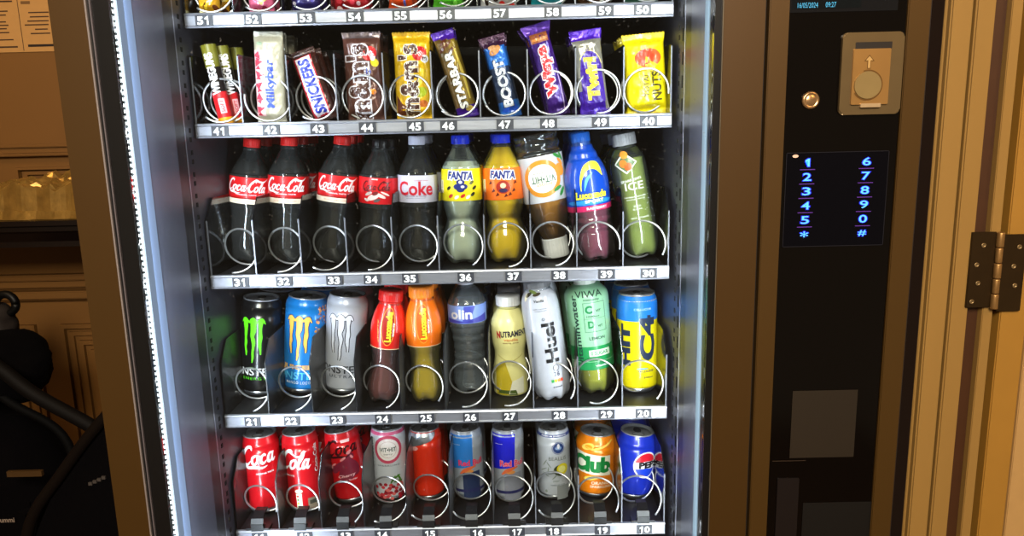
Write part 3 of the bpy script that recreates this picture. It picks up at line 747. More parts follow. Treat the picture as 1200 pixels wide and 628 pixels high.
# ------------------------------------------------------------------ placing items
def spec(row, pb, pt, w, Yf=None, dY=0):
    Z = TRAY[row]-.0042
    Pb = at_z(pb[0], pb[1], Z)
    y = Yf if Yf else max(1.216, min(1.34, Pb.y)) - {3: .012, 2: .006, 1: .004}[row]; w *= {5: 1, 4: 1, 3: 1.03, 2: 1.03, 1: 1.07}[row]
    X = at(pb[0], pb[1], y); r = w/2*depth(X)/F_PX; Yc = y+r
    B = Vector((at(pb[0], pb[1], y).x, Yc, Z))
    T = at(pt[0], pt[1], Yc); d = T-B; lean = math.atan2(d.x, d.z)
    B.z += r*abs(math.sin(lean))*.9
    return dict(B=B, r=r, H=(T-B).length, lean=lean, row=row)
KIDS = {}
def copy_tree(o):
    c = o.copy(); C.objects.link(c)
    for ch in list(o.children):
        d = ch.copy(); C.objects.link(d); d.parent = c
        for g_ in list(ch.children):
            e = g_.copy(); C.objects.link(e); e.parent = d
    return c
ORD = ('second', 'third', 'fourth')
def put(t, sp, no, name, label, cat, rears=2, step=None, flip=False, group=None, skew=0, rlabel=None, tilt=0):
    t.name = name; t['label'] = label; t['category'] = cat
    lean = sp['lean']
    if flip:
        d = Vector((math.sin(lean), 0, math.cos(lean)))*sp['H']; t.location = sp['B']+d; t.rotation_euler = (0, lean+PI, 0)
    else: t.location = sp['B']; t.rotation_euler = (tilt, lean, 0)
    step = step or 2*sp['r']+.006
    gname = 'products in the spiral numbered %d' % no
    t['group'] = gname
    for k in range(rears):
        c = copy_tree(t); c.location = t.location+Vector((rnd.uniform(-.003, .003), step*(k+1), 0)); j = rnd.uniform(-.02, .02)
        c.rotation_euler = (t.rotation_euler.x, t.rotation_euler.y+j*(0 if flip else 1), 0 if not flip else 0)
        c['label'] = '%s %s in line behind the %d number tag' % (rlabel or name.replace('_', ' '), ORD[k], no)

# ------------------------------------------------------------------ row 3: tall bottles
red = M('#c8141c', .35, 0, .3); dkred = print_('#5c0810'); navy = print_('#1b2a78'); wht = print_('#eceaf0'); black = print_('#101014')
COLA_L = M('#080403', .12, 0, .3); capred = M('#d01c1c', .4)
def cola_bottle(sp, shellcap, lab, deco):
    t, sf, rf = bottle('cola', sp['r'], sp['H'], COLA_L, .82, shellcap)
    L = sleeve(t, 'cola', sp['r'], sp['H'], .49, .70, lab)
    g = Gfx(surf_off(rf, LB), L); deco(g, sp['r'], sp['H']); g.done(); return t
def d_cola(g, r, H):
    cola_script(g, -r*.98, H*.590, r*2.05, wht, 'all', rot=-.04, h=H*.115)
    g.text('ORIGINAL TASTE', r*.12, H*.562, r*1.0, H*.010, wht)
    g.rect(-r*1.5, r*1.5, H*.49, H*.528, print_('#e7d6c4'), 1); g.text('no sugar coke inside', r*.1, H*.509, r*1.1, H*.008, red)
    g.rect(-r*1.5, r*1.5, H*.532, H*.538, print_('#7c1010'), 1)
def d_cola_dark(g, r, H):
    cola_script(g, -r*.75, H*.60, r*1.5, dkred, 'all', rot=-.02, h=H*.085)
    for i, (x, z, a, b) in enumerate(((-.1, .545, .32, .022), (.25, .56, .3, .014), (-.35, .57, .2, .012), (.5, .575, .25, .008), (.1, .52, .18, .012), (-.45, .52, .14, .010), (.0, .575, .16, .015))):
        g.ell(r*x, H*z, r*a, H*b, print_(('#e8d8d8', '#e8d8d8', '#c9b6b6', '#f0e4e4', '#5c5458', '#d8c8c8', '#7c2024')[i]), 2+i*.2, rot=.4*(-1)**i)
    g.rect(-r*.2, r*.1, H*.682, H*.692, print_('#f0d0d0'), 1)
def d_coke(g, r, H):
    g.text('Coke', 0, H*.60, r*1.85, H*.110, M('#c4122a', .35), bold=.025)
    g.text('original taste', r*.3, H*.66, r*.7, H*.009, print_('#c04a5c')); g.text('ZERO SUGAR  NO CALORIES', 0, H*.54, r*1.1, H*.008, print_('#555a70'))
    g.text('contains a source of', 0, H*.525, r*1.0, H*.006, print_('#777a90'))
for no, pb, pt, w, dc, lb, tx in (
    (31, (282, 311), (296, 162), 46, d_cola, 'red', 'red-capped cola bottle with red script label above the number 31, leftmost of its row'),
    (32, (331, 311), (339, 160), 46, d_cola, 'red', 'red-capped cola bottle with red script label above the number 32'),
    (33, (384, 311), (402, 159), 46, d_cola, 'red', 'red-capped cola bottle with red script label above the number 33')):
    sp = spec(3, pb, pt, w); put(cola_bottle(sp, capred, red, dc), sp, no, 'cola_bottle', tx, 'bottle', rlabel='red-labelled cola bottle')
sp = spec(3, (437, 310), (446, 163), 45); put(cola_bottle(sp, M('#17171a', .3), M('#d3141f', .35), d_cola_dark), sp, 34, 'cola_bottle', 'zero-sugar cola bottle with black cap and dark lettering on red above the number 34', 'bottle', rlabel='black-capped red-labelled cola bottle')
sp = spec(3, (489, 309), (488, 159), 45); put(cola_bottle(sp, M('#c9cadf', .4), M('#c9c7dd', .4), d_coke), sp, 35, 'cola_bottle', 'cola bottle with pale lilac label and cap above the number 35', 'bottle', rlabel='lilac-labelled cola bottle')
# fizzy fruit drinks
def fizzy(sp, liquid, lab, col2, fill):
    t, sf, rf = bottle('fanta', sp['r'], sp['H'], liquid, fill, M('#1830c8', .35))
    r, H = sp['r'], sp['H']; L = sleeve(t, 'fanta', r, H, .50, .745, lab); g = Gfx(surf_off(rf, LB), L)
    g.text('FANTA', r*.02, H*.695, r*1.25, H*.062, navy, shear=.1, bold=.05, out=wht, ow=.09, rot=-.05)
    if col2 == 'y':
        for x, z in ((.0, .645), (-.14, .61), (.14, .61), (0, .59)): g.ell(r*x, H*z, r*.2, H*.022, navy, 1.5)
        g.ell(0, H*.645, r*.09, H*.012, wht, 2.5); g.ell(r*.1, H*.61, r*.09, H*.010, wht, 2.5)
        for x, z, c_ in ((-.5, .54, '#c83020'), (-.2, .53, '#f4f0f0'), (.1, .54, '#c83020'), (.35, .53, '#f4f0f0'), (.6, .55, '#202010'), (.7, .6, '#202010'), (.55, .64, '#5c5c18'), (-.6, .6, '#202010')):
            g.ell(r*x, H*z, r*.13, H*.012, print_(c_), 2, rot=.6)
    else:
        g.ell(0, H*.60, r*.34, H*.05, print_('#a02818'), 1.5); g.ell(0, H*.612, r*.14, H*.02, print_('#f0c8a8'), 2.2)
        g.ell(0, H*.575, r*.2, H*.016, print_('#2a2050'), 2.3)
        for x, z in ((-.5, .56), (-.65, .62), (.5, .56), (.6, .62), (-.3, .53), (.3, .53), (.1, .52)): g.poly([(r*x-.003, H*z), (r*x+.004, H*z+.002), (r*x+.001, H*z+.007)], print_('#5a1c10'), 1.6)
    g.rect(-r*1.3, -r*1.0, H*.56, H*.66, print_('#f4ecd0'), 1.2); g.text('NO SUGAR', -r*1.13, H*.61, H*.09, r*.12, print_('#8a7a40'), rot=PI/2)
    g.done(); return t
sp = spec(3, (543, 309), (539, 158), 47); put(fizzy(sp, M('#c6ccba', .2, 0, .5), M('#f2e11a', .35), 'y', .80), sp, 36, 'lemon_soda_bottle', 'blue-capped cloudy lemon soda bottle with yellow label above the number 36', 'bottle', rlabel='blue-capped cloudy soda bottle')
sp = spec(3, (594, 308), (587, 157), 47); put(fizzy(sp, M('#ecc808', .2, 0, .5), M('#f2701a', .35), 'o', .90), sp, 37, 'orange_soda_bottle', 'blue-capped yellow-orange soda bottle with orange label above the number 37', 'bottle', rlabel='blue-capped orange soda bottle')
# upside-down fruit tea
def fruit_tea(sp):
    r, H = sp['r'], sp['H']; t, sf, rf = bottle('vithit', r, H, M('#b87c20', .2, 0, .6), .93, M('#e2e2e4', .4), capz=.84, capr=r*.56, petals=0, fill0=.17)
    L = sleeve(t, 'vithit', r, H, .17, .53, M('#c2c2c8', .4)); g = Gfx(surf_off(rf, LB), L)
    g.ell(r*.05, H*.345, r*.86, H*.145, print_('#d88a28'), 1, rot=.2); g.ell(r*.05, H*.345, r*.66, H*.11, print_('#f0ece8'), 1.6, rot=.2); g.ell(r*.05, H*.345, r*.60, H*.10, print_('#e8e4d8'), 1.8, rot=.2)
    g.text('VIT•HIT', r*.02, H*.35, r*1.08, H*.055, print_('#38604c'), lvl=3); g.text('BOOST', r*.02, H*.39, r*.7, H*.02, print_('#c88a50'), lvl=3); g.text('mango & orange', r*.02, H*.30, r*.8, H*.016, print_('#70706c'), lvl=3)
    gr = print_('#3a8a3c'); og = print_('#f09030')
    g.ell(-r*.85, H*.30, r*.25, H*.05, og, 2.2, rot=.4)
    for x, z, a in ((-.75, .47, .9), (-.55, .44, .4), (-.95, .24, -.8), (-1.05, .20, -1.1), (-.8, .19, -.5)): g.ell(r*x, H*z, r*.22, H*.014, gr if x != -.95 else og, 2.4, rot=a)
    g.done(); return t
sp = spec(3, (655, 307), (626, 157), 52); put(fruit_tea(sp), sp, 38, 'fruit_tea_bottle', 'upside-down amber fruit tea bottle with white label above the number 38', 'bottle', flip=True, rears=1, rlabel='upside-down amber drink bottle')
def sport_blue(sp):
    r, H = sp['r'], sp['H']; t, sf, rf = bottle('sport', r, H, M('#80384f', .2, 0, .5), .45, M('#1f63c8', .3), capz=.88, capr=r*.42, petals=7)
    L = sleeve(t, 'sport', r, H, .40, .90, M('#0d44b4', .3, 0, .6)); g = Gfx(surf_off(rf, LB), L); yel = print_('#e8e23c')
    g.stroke([(-r*.35, H*.56, .001), (-r*.30, H*.65, .004), (r*.0, H*.735, .010), (r*.45, H*.74, .013), (r*.75, H*.66, .001)], yel, 2)
    g.stroke([(-r*.2, H*.56, .001), (-r*.05, H*.64, .005), (r*.25, H*.69, .001)], print_('#5ab8e8'), 1.8)
    g.ell(0, H*.47, r*1.2, H*.02, print_('#2c8ad8'), 1)
    g.text('Lucozade', r*.10, H*.525, r*1.5, H*.058, yel, bold=.05, shear=.1, out=navy, ow=.05); g.text('SPORT', r*.2, H*.476, r*.9, H*.024, wht, bold=.03)
    g.rect(-r*1.6, r*1.6, H*.40, H*.442, print_('#c02058'), 1.5); g.text('RASPBERRY', r*.3, H*.421, r*1.0, H*.02, wht, lvl=2.5)
    g.done(); return t
sp = spec(3, (701, 308), (679, 155), 50); put(sport_blue(sp), sp, 39, 'sports_drink_bottle', 'dark pink raspberry sports drink bottle with blue sleeve above the number 39', 'bottle', rlabel='blue-sleeved sports drink bottle')
def sparkling(sp):
    r, H = sp['r'], sp['H']; t, sf, rf = bottle('slim', r, H, M('#929f50', .2, 0, .6), .80, M('#a8a9ac', .4), capz=.905, capr=r*.62, petals=5)
    g = Gfx(surf_off(rf, .0004), t, 'printed_label'); w = print_('#e4e8dc')
    cx, cz = -r*.25, H*.77
    g.poly([(cx, cz+H*.085), (cx-r*.62, cz), (cx, cz-H*.085), (cx+r*.62, cz)], w, 1); g.poly([(cx, cz+H*.07), (cx-r*.52, cz), (cx, cz-H*.07), (cx+r*.52, cz)], print_('#5c7448'), 1.6)
    for x, z, c_ in ((-.12, 0, '#e07828'), (.12, -.006, '#d85820'), (0, .014, '#e89838')): g.ell(cx+r*x, cz+z, r*.2, r*.2, print_(c_), 2.2)
    g.text('SPARKLING', -r*.1, H*.635, r*1.1, H*.02, w, rot=.12); g.text('ICE', r*.02, H*.585, r*1.0, H*.062, w, bold=.01)
    g.text('NATURALLY FLAVOURED', 0, H*.50, r*1.2, H*.011, w); g.text('SPARKLING WATER', 0, H*.48, r*1.0, H*.010, w); g.text('ZERO', 0, H*.425, r*.4, H*.013, w); g.text('SUGAR', 0, H*.40, r*.5, H*.012, w); g.text('WITH VITAMINS', r*.05, H*.33, r*1.0, H*.012, w)
    for i in range(26): g.ell(r*rnd.uniform(.4, 1.2), H*rnd.uniform(.2, .6), .0006, .0006, w, 1, n=8)
    g.done(); return t
sp = spec(3, (757, 304), (729, 156), 43); put(sparkling(sp), sp, 30, 'sparkling_drink_bottle', 'slim olive-green sparkling drink bottle with grey cap above the number 30, rightmost of its row', 'bottle', rlabel='slim green sparkling drink bottle')

# ------------------------------------------------------------------ row 2: tall cans and bottles
def claw(g, r, H, cx, z1, z0, mt, out=None, sc=1.0):
    rg = random.Random(3)
    for lx, bot, top in ((-.42, .18, .0), (0, .0, .0), (.40, .22, .0)):
        for mm, ex, lv in (((out, .0030, 1.5),) if out else ()) + ((mt, 0, 2.2),):
            rg.seed(int(lx*100)+5); P = []
            for k in range(9):
                f = k/8; z = z1-(z1-z0)*(1-bot*.9)*f; x = cx+r*sc*(lx*(1-.12*f)+rg.uniform(-.035, .035))
                P.append((x, z, max(.0006, r*sc*(.19*(1-f)**.6+.05)*(1+rg.uniform(-.3, .3)))+ex))
            g.stroke(P, mm, lv, n=3)
    for mm, ex, lv in (((out, .0026, 1.4),) if out else ()) + ((mt, 0, 2.1),):
        g.stroke([(cx-r*sc*.66, z1-.006, .001+ex), (cx-r*sc*.45, z1+.001, .006*sc+ex), (cx-r*sc*.2, z1-.004, .004*sc+ex), (cx, z1+.001, .007*sc+ex), (cx+r*sc*.2, z1-.004, .004*sc+ex), (cx+r*sc*.42, z1+.001, .006*sc+ex), (cx+r*sc*.60, z1-.007, .001+ex)], mm, lv)
def monster(sp, bodyc, clawc, outc, txtc, sub, subc, extra=None):
    r, H = sp['r'], sp['H']; t, sf, b = can(r, H, canm(bodyc), 'energy_drink_can', topz=.012, neck=.86)
    g = Gfx(sf, b, 'emblem'); claw(g, r, H, -r*.08, H*.80, H*.36, print_(clawc), print_(outc) if outc else None); g.done()
    g = Gfx(sf, b, 'lettering')
    if extra: extra(g, r, H)
    tz = .265 if not extra else .20
    g.text('MONSTER', -r*.28, H*tz, r*2.6, H*.078, print_(txtc), bold=.015)
    g.text(sub, 0, H*(tz-.070), r*1.2, H*.030, print_(subc), bold=.01, sp=1.3); g.done(); return t
def mango(g, r, H):
    g.text('JUICED', -r*.05, H*.285, r*1.7, H*.062, print_('#e8b878'), bold=.05, out=navy, ow=.03)
    cs = [print_(c_) for c_ in ('#c8884c', '#5c4a6c', '#e0a878', '#3c3860', '#a86c54')]
    for i in range(110):
        z = rnd.uniform(.42, .93); x = rnd.uniform(.72+.3*abs(z-.7), 1.5); g.ell(r*x, H*z, r*rnd.uniform(.03, .09), r*rnd.uniform(.03, .08), cs[i % 5], 1+i*.005, n=8, rot=i)
sp = spec(2, (297, 466), (307, 347), 45); put(monster(sp, '#101114', '#5ee018', None, '#d9dade', 'ENERGY', '#4cb81c'), sp, 21, 'energy_drink_can', 'tall black energy drink can with green claw mark above the number 21', 'can', rlabel='tall black energy drink can')
sp = spec(2, (348, 464), (361, 345), 47); put(monster(sp, '#1878c8', '#e8b450', '#20306c', '#5cc4f4', 'MANGO LOCO', '#d8e4f0', mango), sp, 22, 'energy_drink_can', 'tall bright blue energy drink can with gold claw mark above the number 22', 'can', rlabel='tall blue energy drink can')
sp = spec(2, (398, 464), (408, 343), 46); put(monster(sp, '#b9bccb', '#d4d6e2', '#2c2f3c', '#34363f', 'ULTRA', '#4c505c'), sp, 23, 'energy_drink_can', 'tall white energy drink can with white claw mark above the number 23', 'can', rlabel='tall white energy drink can')
def energy_bottle(sp, slv, cap, liquid, fill, txt):
    r, H = sp['r'], sp['H']; t, sf, rf = bottle('luco', r, H, liquid, fill, M(cap, .35), capz=.905, capr=r*.66)
    L = sleeve(t, 'luco', r, H, .50, .905, M(slv, .3, 0, .6)); g = Gfx(surf_off(rf, LB), L)
    g.ell(r*.1, H*.70, r*.34, H*.155, print_('#a01810' if slv[1] == 'd' or slv[1] == 'c' else '#e85a10'), 1); g.ring(r*.1, H*.70, r*.38, H*.165, .0012, print_('#f0a040'), 1.5)
    g.text('Lucozade', r*.12, H*.70, H*.26, r*.36, print_('#f0d830'), rot=PI/2, bold=.05, out=print_('#701010'), ow=.05, lvl=3); g.text('energy', r*.42, H*.68, H*.12, r*.12, wht, rot=PI/2)
    g.text(txt, -r*.45, H*.66, H*.2, r*.10, print_('#f4b060'), rot=PI/2+.1); g.rect(-r*1.3, r*1.3, H*.50, H*.507, print_('#e8c8a0'), 1); g.done(); return t
sp = spec(2, (446, 475), (459, 339), 41); put(energy_bottle(sp, '#d41c14', '#c01818', MT('red_drink', '#c88a88', .03, .1, .40, '#b06060'), .6, 'cherry'), sp, 24, 'energy_drink_bottle', 'red-sleeved energy drink bottle with red cap above the number 24', 'bottle', rlabel='red-sleeved energy drink bottle')
sp = spec(2, (499, 473), (493, 334), 42); put(energy_bottle(sp, '#f07010', '#f08020', M('#c8ac28', .2, 0, .5), .55, 'original'), sp, 25, 'energy_drink_bottle', 'orange-sleeved energy drink bottle with orange cap above the number 25', 'bottle', rlabel='orange-sleeved energy drink bottle')
WATER = MT('water', '#eef2f6', .02, .05, .02, '#b8c4d0', .25, 1.33); PETW = MT('ribbed_clear', '#e6eef2', .20, .10, .13, '#c0ccd8', .5)
def water(sp):
    r, H = sp['r'], sp['H']; t, sf, rf = bottle('water', r, H, WATER, .88, M('#c8ccdc', .4), shell=PETW, capr=r*.48)
    L = sleeve(t, 'water', r, H, .62, .77, M('#7f9be8', .35)); g = Gfx(surf_off(rf, LB), L)
    g.poly([(-r*1.2, H*.625), (-r*1.2, H*.66), (-r*.1, H*.64), (r*1.2, H*.69), (r*1.2, H*.625)], print_('#3d3fae'), 1); g.poly([(-r*.2, H*.625), (r*.2, H*.65), (r*.5, H*.765), (-r*.1, H*.765)], print_('#4a52b8'), 1.2)
    g.text('olin', -r*.28, H*.70, r*1.2, H*.085, print_('#e4e8f8'), bold=.03, lvl=3); g.done(); return t
sp = spec(2, (552, 462), (545, 322), 43); put(water(sp), sp, 26, 'water_bottle', 'clear ribbed water bottle with blue and lilac label above the number 26', 'bottle', rlabel='clear water bottle')
def shake(sp):
    r, H = sp['r'], sp['H']; t, sf, rf = bottle('shake', r, H, None, 0, M('#dcdce0', .4), capz=.90, capr=r*.66, petals=0, shell=M('#ece49c', .3, 0, .4))
    g = Gfx(surf_off(rf, .0005), t, 'printed_label')
    g.text('NUTRAMENT', r*.2, H*.645, r*1.8, H*.062, print_('#28283c'), bold=.035, rot=.06); g.text('N', -r*.60, H*.635, r*.22, H*.075, print_('#c01c28'), lvl=3, bold=.05, rot=.06)
    g.text('vanilla', r*.1, H*.585, r*.8, H*.028, print_('#d88848')); g.text('energy drink', r*.1, H*.55, r*.9, H*.02, print_('#9a7a48'))
    g.poly([(-r*.9, H*.02), (-r*.9, H*.30), (-r*.3, H*.37), (r*.1, H*.15), (-r*.1, H*.02)], print_('#c8b028'), 1); g.poly([(-r*.1, H*.03), (r*.1, H*.16), (r*.8, H*.2), (r*.8, H*.03)], print_('#e9e6d4'), 1.2); g.poly([(-r*.8, H*.015), (-r*.7, H*.07), (r*.3, H*.07), (r*.4, H*.015)], print_('#4a5a20'), 1.4)
    g.stroke([(-r*.7, H*.42, .0006), (0, H*.36, .001), (r*.8, H*.42, .0006)], print_('#a89840')); g.done()
    return t
sp = spec(2, (599, 464), (595, 345), 41); put(shake(sp), sp, 27, 'nutrition_drink_bottle', 'short pale yellow nutrition drink bottle with white cap above the number 27', 'bottle', rlabel='short pale yellow drink bottle')
def meal(sp):
    r, H = sp['r'], sp['H']; t, sf, rf = bottle('huel', r, H, None, 0, M('#6c6c70', .4), capz=.94, capr=r*.70, petals=6, shell=M('#b2b4c0', .3, 0, .4))
    g = Gfx(surf_off(rf, .0005), t, 'lettering')
    g.text('Huel', r*.25, H*.50, H*.33, r*.72, black, rot=PI/2, bold=.035); g.text('®', r*.05, H*.70, r*.16, r*.16, black)
    g.ring(r*.35, H*.285, r*.17, r*.17, .0009, black); g.text('Vanilla', -r*.05, H*.85, r*.55, H*.022, black); g.text('100% nutritionally', r*.0, H*.785, r*.8, H*.010, print_('#555555')); g.text('complete meal', r*.0, H*.768, r*.7, H*.010, print_('#555555'))
    for x, z, a, c_ in ((-.55, .90, .5, '#2c2a1c'), (-.3, .92, -.3, '#6a7a3c'), (-.75, .88, 1.1, '#e8e0c0'), (-.1, .90, .2, '#3c3424')): g.ell(r*x, H*z, r*.22, H*.012, print_(c_), 2, rot=a)
    g.text('26', r*.35, H*.235, r*.3, r*.25, print_('#44485c')); 
    for i, c_ in enumerate(('#2c9c4c', '#e8c020', '#e88020', '#d84020')): g.rect(r*(.0+i*.17), r*(.14+i*.17), H*.165, H*.19, print_(c_))
    g.text('500ml', r*.3, H*.125, r*.5, H*.012, black); g.done(); return t
sp = spec(2, (650, 472), (628, 327), 43); put(meal(sp), sp, 28, 'meal_drink_bottle', 'white meal drink bottle with large black sideways lettering above the number 28', 'bottle', rlabel='white meal drink bottle')
def vitamin(sp):
    r, H = sp['r'], sp['H']; t, sf, rf = bottle('viwa', r, H, M('#b0b034', .2, 0, .5), .86, M('#d8e0d8', .4), petals=6)
    L = sleeve(t, 'viwa', r, H, .23, .95, M('#8cc09c', .35, 0, .3), off=.0006); g = Gfx(surf_off(rf, LB), L); dg = print_('#147a44'); tg_ = print_('#1c3c34')
    g.rect(-r*1.5, r*1.5, H*.23, H*.43, print_('#1c8a4c'), 1); g.rect(-r*1.5, r*1.5, H*.30, H*.304, print_('#a6d8b4'), 2)
    g.text('VIWA', r*.05, H*.872, r*1.3, H*.05, tg_, bold=.01); g.text('immunity', r*.15, H*.825, r*.75, H*.02, tg_)
    g.text('vitaminwater', -r*.66, H*.57, H*.60, r*.28, tg_, rot=PI/2+.03)
    for a, b, c_, d_ in ((-.28, .78, .80, .803), (-.28, .78, .555, .558), (-.28, -.26, .555, .803), (.76, .78, .555, .803)): g.rect(r*a, r*b, H*c_, H*d_, tg_)
    g.text('C', -r*.03, H*.745, r*.34, H*.068, dg, bold=.05); g.text('VIT', r*.42, H*.73, r*.26, H*.022, tg_); g.text('1000mg', r*.15, H*.685, r*.6, H*.02, tg_)
    g.rect(-r*.28, r*.78, H*.667, H*.669, tg_); g.text('D', r*.03, H*.618, r*.30, H*.062, dg, bold=.05); g.text('VIT', r*.45, H*.60, r*.26, H*.02, tg_); g.text('LEMON', r*.25, H*.50, r*.75, H*.026, tg_)
    g.rect(-r*.2, r*.85, H*.345, H*.40, print_('#d8f0d8'), 1.8); g.text('0 SUGAR', r*.3, H*.372, r*.85, H*.032, dg, lvl=3, bold=.03); g.text('vitamins', r*.35, H*.265, r*.6, H*.018, wht); g.done(); return t
sp = spec(2, (701, 465), (684, 322), 49); put(vitamin(sp), sp, 29, 'vitamin_water_bottle', 'pale green labelled lemon vitamin water bottle above the number 29', 'bottle', rlabel='pale green vitamin water bottle')
def c4(sp):
    r, H = sp['r'], sp['H']; t, sf, b = can(r, H, canm('#f2df12'), 'energy_drink_can', topz=.012, neck=.86)
    g = Gfx(sf, b, 'lettering'); dk = print_('#26324c')
    g.rect(-r*3.1, r*3.1, H*.74, H-.0032, print_('#1f76d8'), 1)
    g.text('CELLUCOR', r*.15, H*.86, r*.9, H*.022, print_('#a8c8e8'), lvl=2); g.text('C4', r*.38, H*.57, H*.46, r*.86, dk, rot=PI/2, bold=.05, lvl=2.5)
    g.text('HIT', -r*.75, H*.50, H*.42, r*.52, dk, rot=PI/2, bold=.06, lvl=2.5); g.text('MILLIONS', r*.3, H*.235, r*.8, H*.024, dk); g.text('500ml', r*.4, H*.17, r*.5, H*.016, dk)
    g.ell(r*.1, H*.26, r*.3, H*.008, print_('#60a8d8'), 2); g.done(); return t
sp = spec(2, (751, 461), (746, 341), 46); put(c4(sp), sp, 20, 'energy_drink_can', 'tall yellow and blue energy drink can above the number 20', 'can', rlabel='tall yellow and blue energy drink can')

# ------------------------------------------------------------------ row 1: small cans
def simple_can(sp, body, deco, topz=.014, neck=.86, name='drink_can'):
    t, sf, b = can(sp['r'], sp['H'], canm(body), name, topz=topz, neck=neck); g = Gfx(sf, b, 'lettering'); deco(g, sp['r'], sp['H']); g.done(); return t
def k11(g, r, H):
    cola_script(g, -r*.95, H*.62, r*2.05, wht, 'coca', rot=.10, h=H*.30); g.text('ORIGINAL TASTE', r*.45, H*.54, r*1.0, H*.022, wht, rot=.06)
    g.text('recycle me', -r*.75, H*.25, H*.28, r*.14, wht, rot=PI/2); g.rect(r*.0, r*1.3, H*.325, H*.33, print_('#801018'))
def k12(g, r, H):
    cola_script(g, -r*1.0, H*.58, r*1.75, wht, 'cola', rot=-.05, h=H*.30); g.stroke([(-r*.9, H*.74, .0006), (-r*.4, H*.80, .0022), (r*.1, H*.74, .003), (r*.6, H*.80, .0006)], wht, 2.6); g.text('ORIGINAL TASTE', -r*.55, H*.505, r*.7, H*.022, wht, rot=-.06)
    g.text('Coca-Cola', r*1.12, H*.68, H*.36, r*.28, wht, rot=PI/2); g.rect(-r*.22, r*.1, H*.07, H*.27, print_('#d8dcc8'), 1.5); g.ell(-r*.05, H*.30, r*.22, H*.025, print_('#d8dcc8'), 1.5)
    for i in range(4): g.rect(-r*.18, -r*.08, H*(.09+i*.045), H*(.115+i*.045), print_(('#5a8a3c', '#e0b020', '#5a8a3c', '#c83020')[i]), 2.2)
    g.rect(r*.4, r*1.0, H*.06, H*.2, print_('#8a7a68'), 1.5); g.rect(r*.5, r*.9, H*.12, H*.17, print_('#404038'), 2)
def k13(g, r, H):
    cola_script(g, -r*.95, H*.68, r*2.0, print_('#3c0810'), 'coca', rot=.05, h=H*.25); g.rect(r*.15, r*.65, H*.86, H*.90, print_('#f4c8cc'))
    mv = print_('#7a2038'); 
    for x, z, a, b in ((-.5, .5, .3, .05), (-.1, .54, .35, .06), (.3, .60, .35, .07), (.55, .66, .2, .05), (.1, .45, .4, .06), (.6, .5, .35, .12), (.2, .38, .6, .05)): g.ell(r*x, H*z, r*a, H*b, mv, 1.2+x*.1, rot=.4)
    for x, z, a, b in ((-.72, .53, .12, .02), (-.5, .57, .18, .012), (.1, .64, .2, .015), (.5, .72, .18, .02), (.6, .65, .07, .03)): g.ell(r*x, H*z, r*a, H*b, print_('#e08890'), 2.2+x*.1, rot=.5)
    g.text('Cherry', r*.15, H*.40, r*1.0, H*.05, print_('#f0b8c0'), shear=.3, rot=.05, lvl=3.2); g.text('Zero Sugar', r*.2, H*.34, r*1.1, H*.032, print_('#f0b8c0'), lvl=3.2)
def k14(g, r, H):
    g.rect(-r*3.1, r*3.1, H*.93, H*.97, print_('#d85a88'), 1); cx, cz = r*.12, H*.74
    g.ell(cx, cz, r*.84, r*.84, print_('#c84868'), 1.5); g.ell(cx, cz, r*.66, r*.66, print_('#f0e8ec'), 1.9); g.ring(cx, cz, r*.50, r*.50, .0008, print_('#c8a8b0'), 2.3)
    g.text('VIT•HIT', cx, cz, r*.95, r*.26, print_('#2c4a44'), lvl=3, bold=.02); g.text('berry', cx, cz-r*.28, r*.5, r*.12, print_('#788080'), lvl=3)
    g.text('SPARKLING', r*.1, H*.52, r*1.3, H*.022, print_('#606870'), sp=1.3); g.text('VITAMIN', -r*.88, H*.68, H*.42, r*.10, print_('#606870'), rot=PI/2, sp=1.4)
    for i in range(40): g.ell(r*rnd.uniform(-.8, .9), H*rnd.uniform(.06, .27), r*.12, r*.10, print_(('#a8182c', '#c83844', '#801424', '#d86868')[i % 4]), 1+i*.01, n=10)
    for x, z, a in ((.3, .32, 1), (.5, .35, .4), (.7, .33, 2), (.6, .29, .1)): g.ell(r*x, H*z, r*.28, H*.014, print_('#4a7a28'), 2, rot=a)
def k15(g, r, H):
    sl = M('#b4b8c4', .3, .8); g.poly([(-r*3, H*.97), (-r*3, H*.76), (-r*.9, H*.76), (-r*.45, H*.80), (-r*.2, H*.86), (r*.5, H*.865), (r*.75, H*.92), (r*.8, H*.97)], sl, 1)
    g.ell(-r*.6, H*.76, r*.26, H*.03, print_('#e8a0a0'), 1.6, rot=.2)
def red_bull(cu, dx):
    def f(g, r, H):
        bl = print_(cu); sl = M('#a9adba', .28, .85)
        g.poly([(-r*1.0+dx*r, H*.95), (r*.62+dx*r, H*.95), (r*.55+dx*r, H*.50), (-r*1.0+dx*r, H*.46)], bl, 1); g.poly([(-r*.1+dx*r, H*.42), (r*1.0+dx*r, H*.42), (r*1.0+dx*r, H*.02), (-r*.1+dx*r, H*.02)], print_('#24345c' if cu[1] == '2' and cu[3] == '7' else '#8a8c9c'), 1)
        pk = print_('#e8305c')
        g.text('Red Bull', r*(.05 if dx > -.1 else .30), H*.555, r*1.55, H*.085, pk, bold=.03, lvl=3, out=wht if cu[1] != '2' else None, ow=.02)
        g.stroke([(r*-.25+dx*r, H*.40, .002), (r*.05+dx*r, H*.45, .007), (r*.4+dx*r, H*.48, .006), (r*.75+dx*r, H*.50, .002)], print_('#e0683c'), 2.6); g.ell(r*.3+dx*r, H*.43, r*.28, H*.025, print_('#d8904c'), 2.4)
        g.text('energy drink', -r*.4+dx*r, H*.82, r*.5, H*.012, wht); g.rect(-r*1.3, r*1.3, H*.13, H*.17, print_('#2a2c60'), 1.6)
    return f
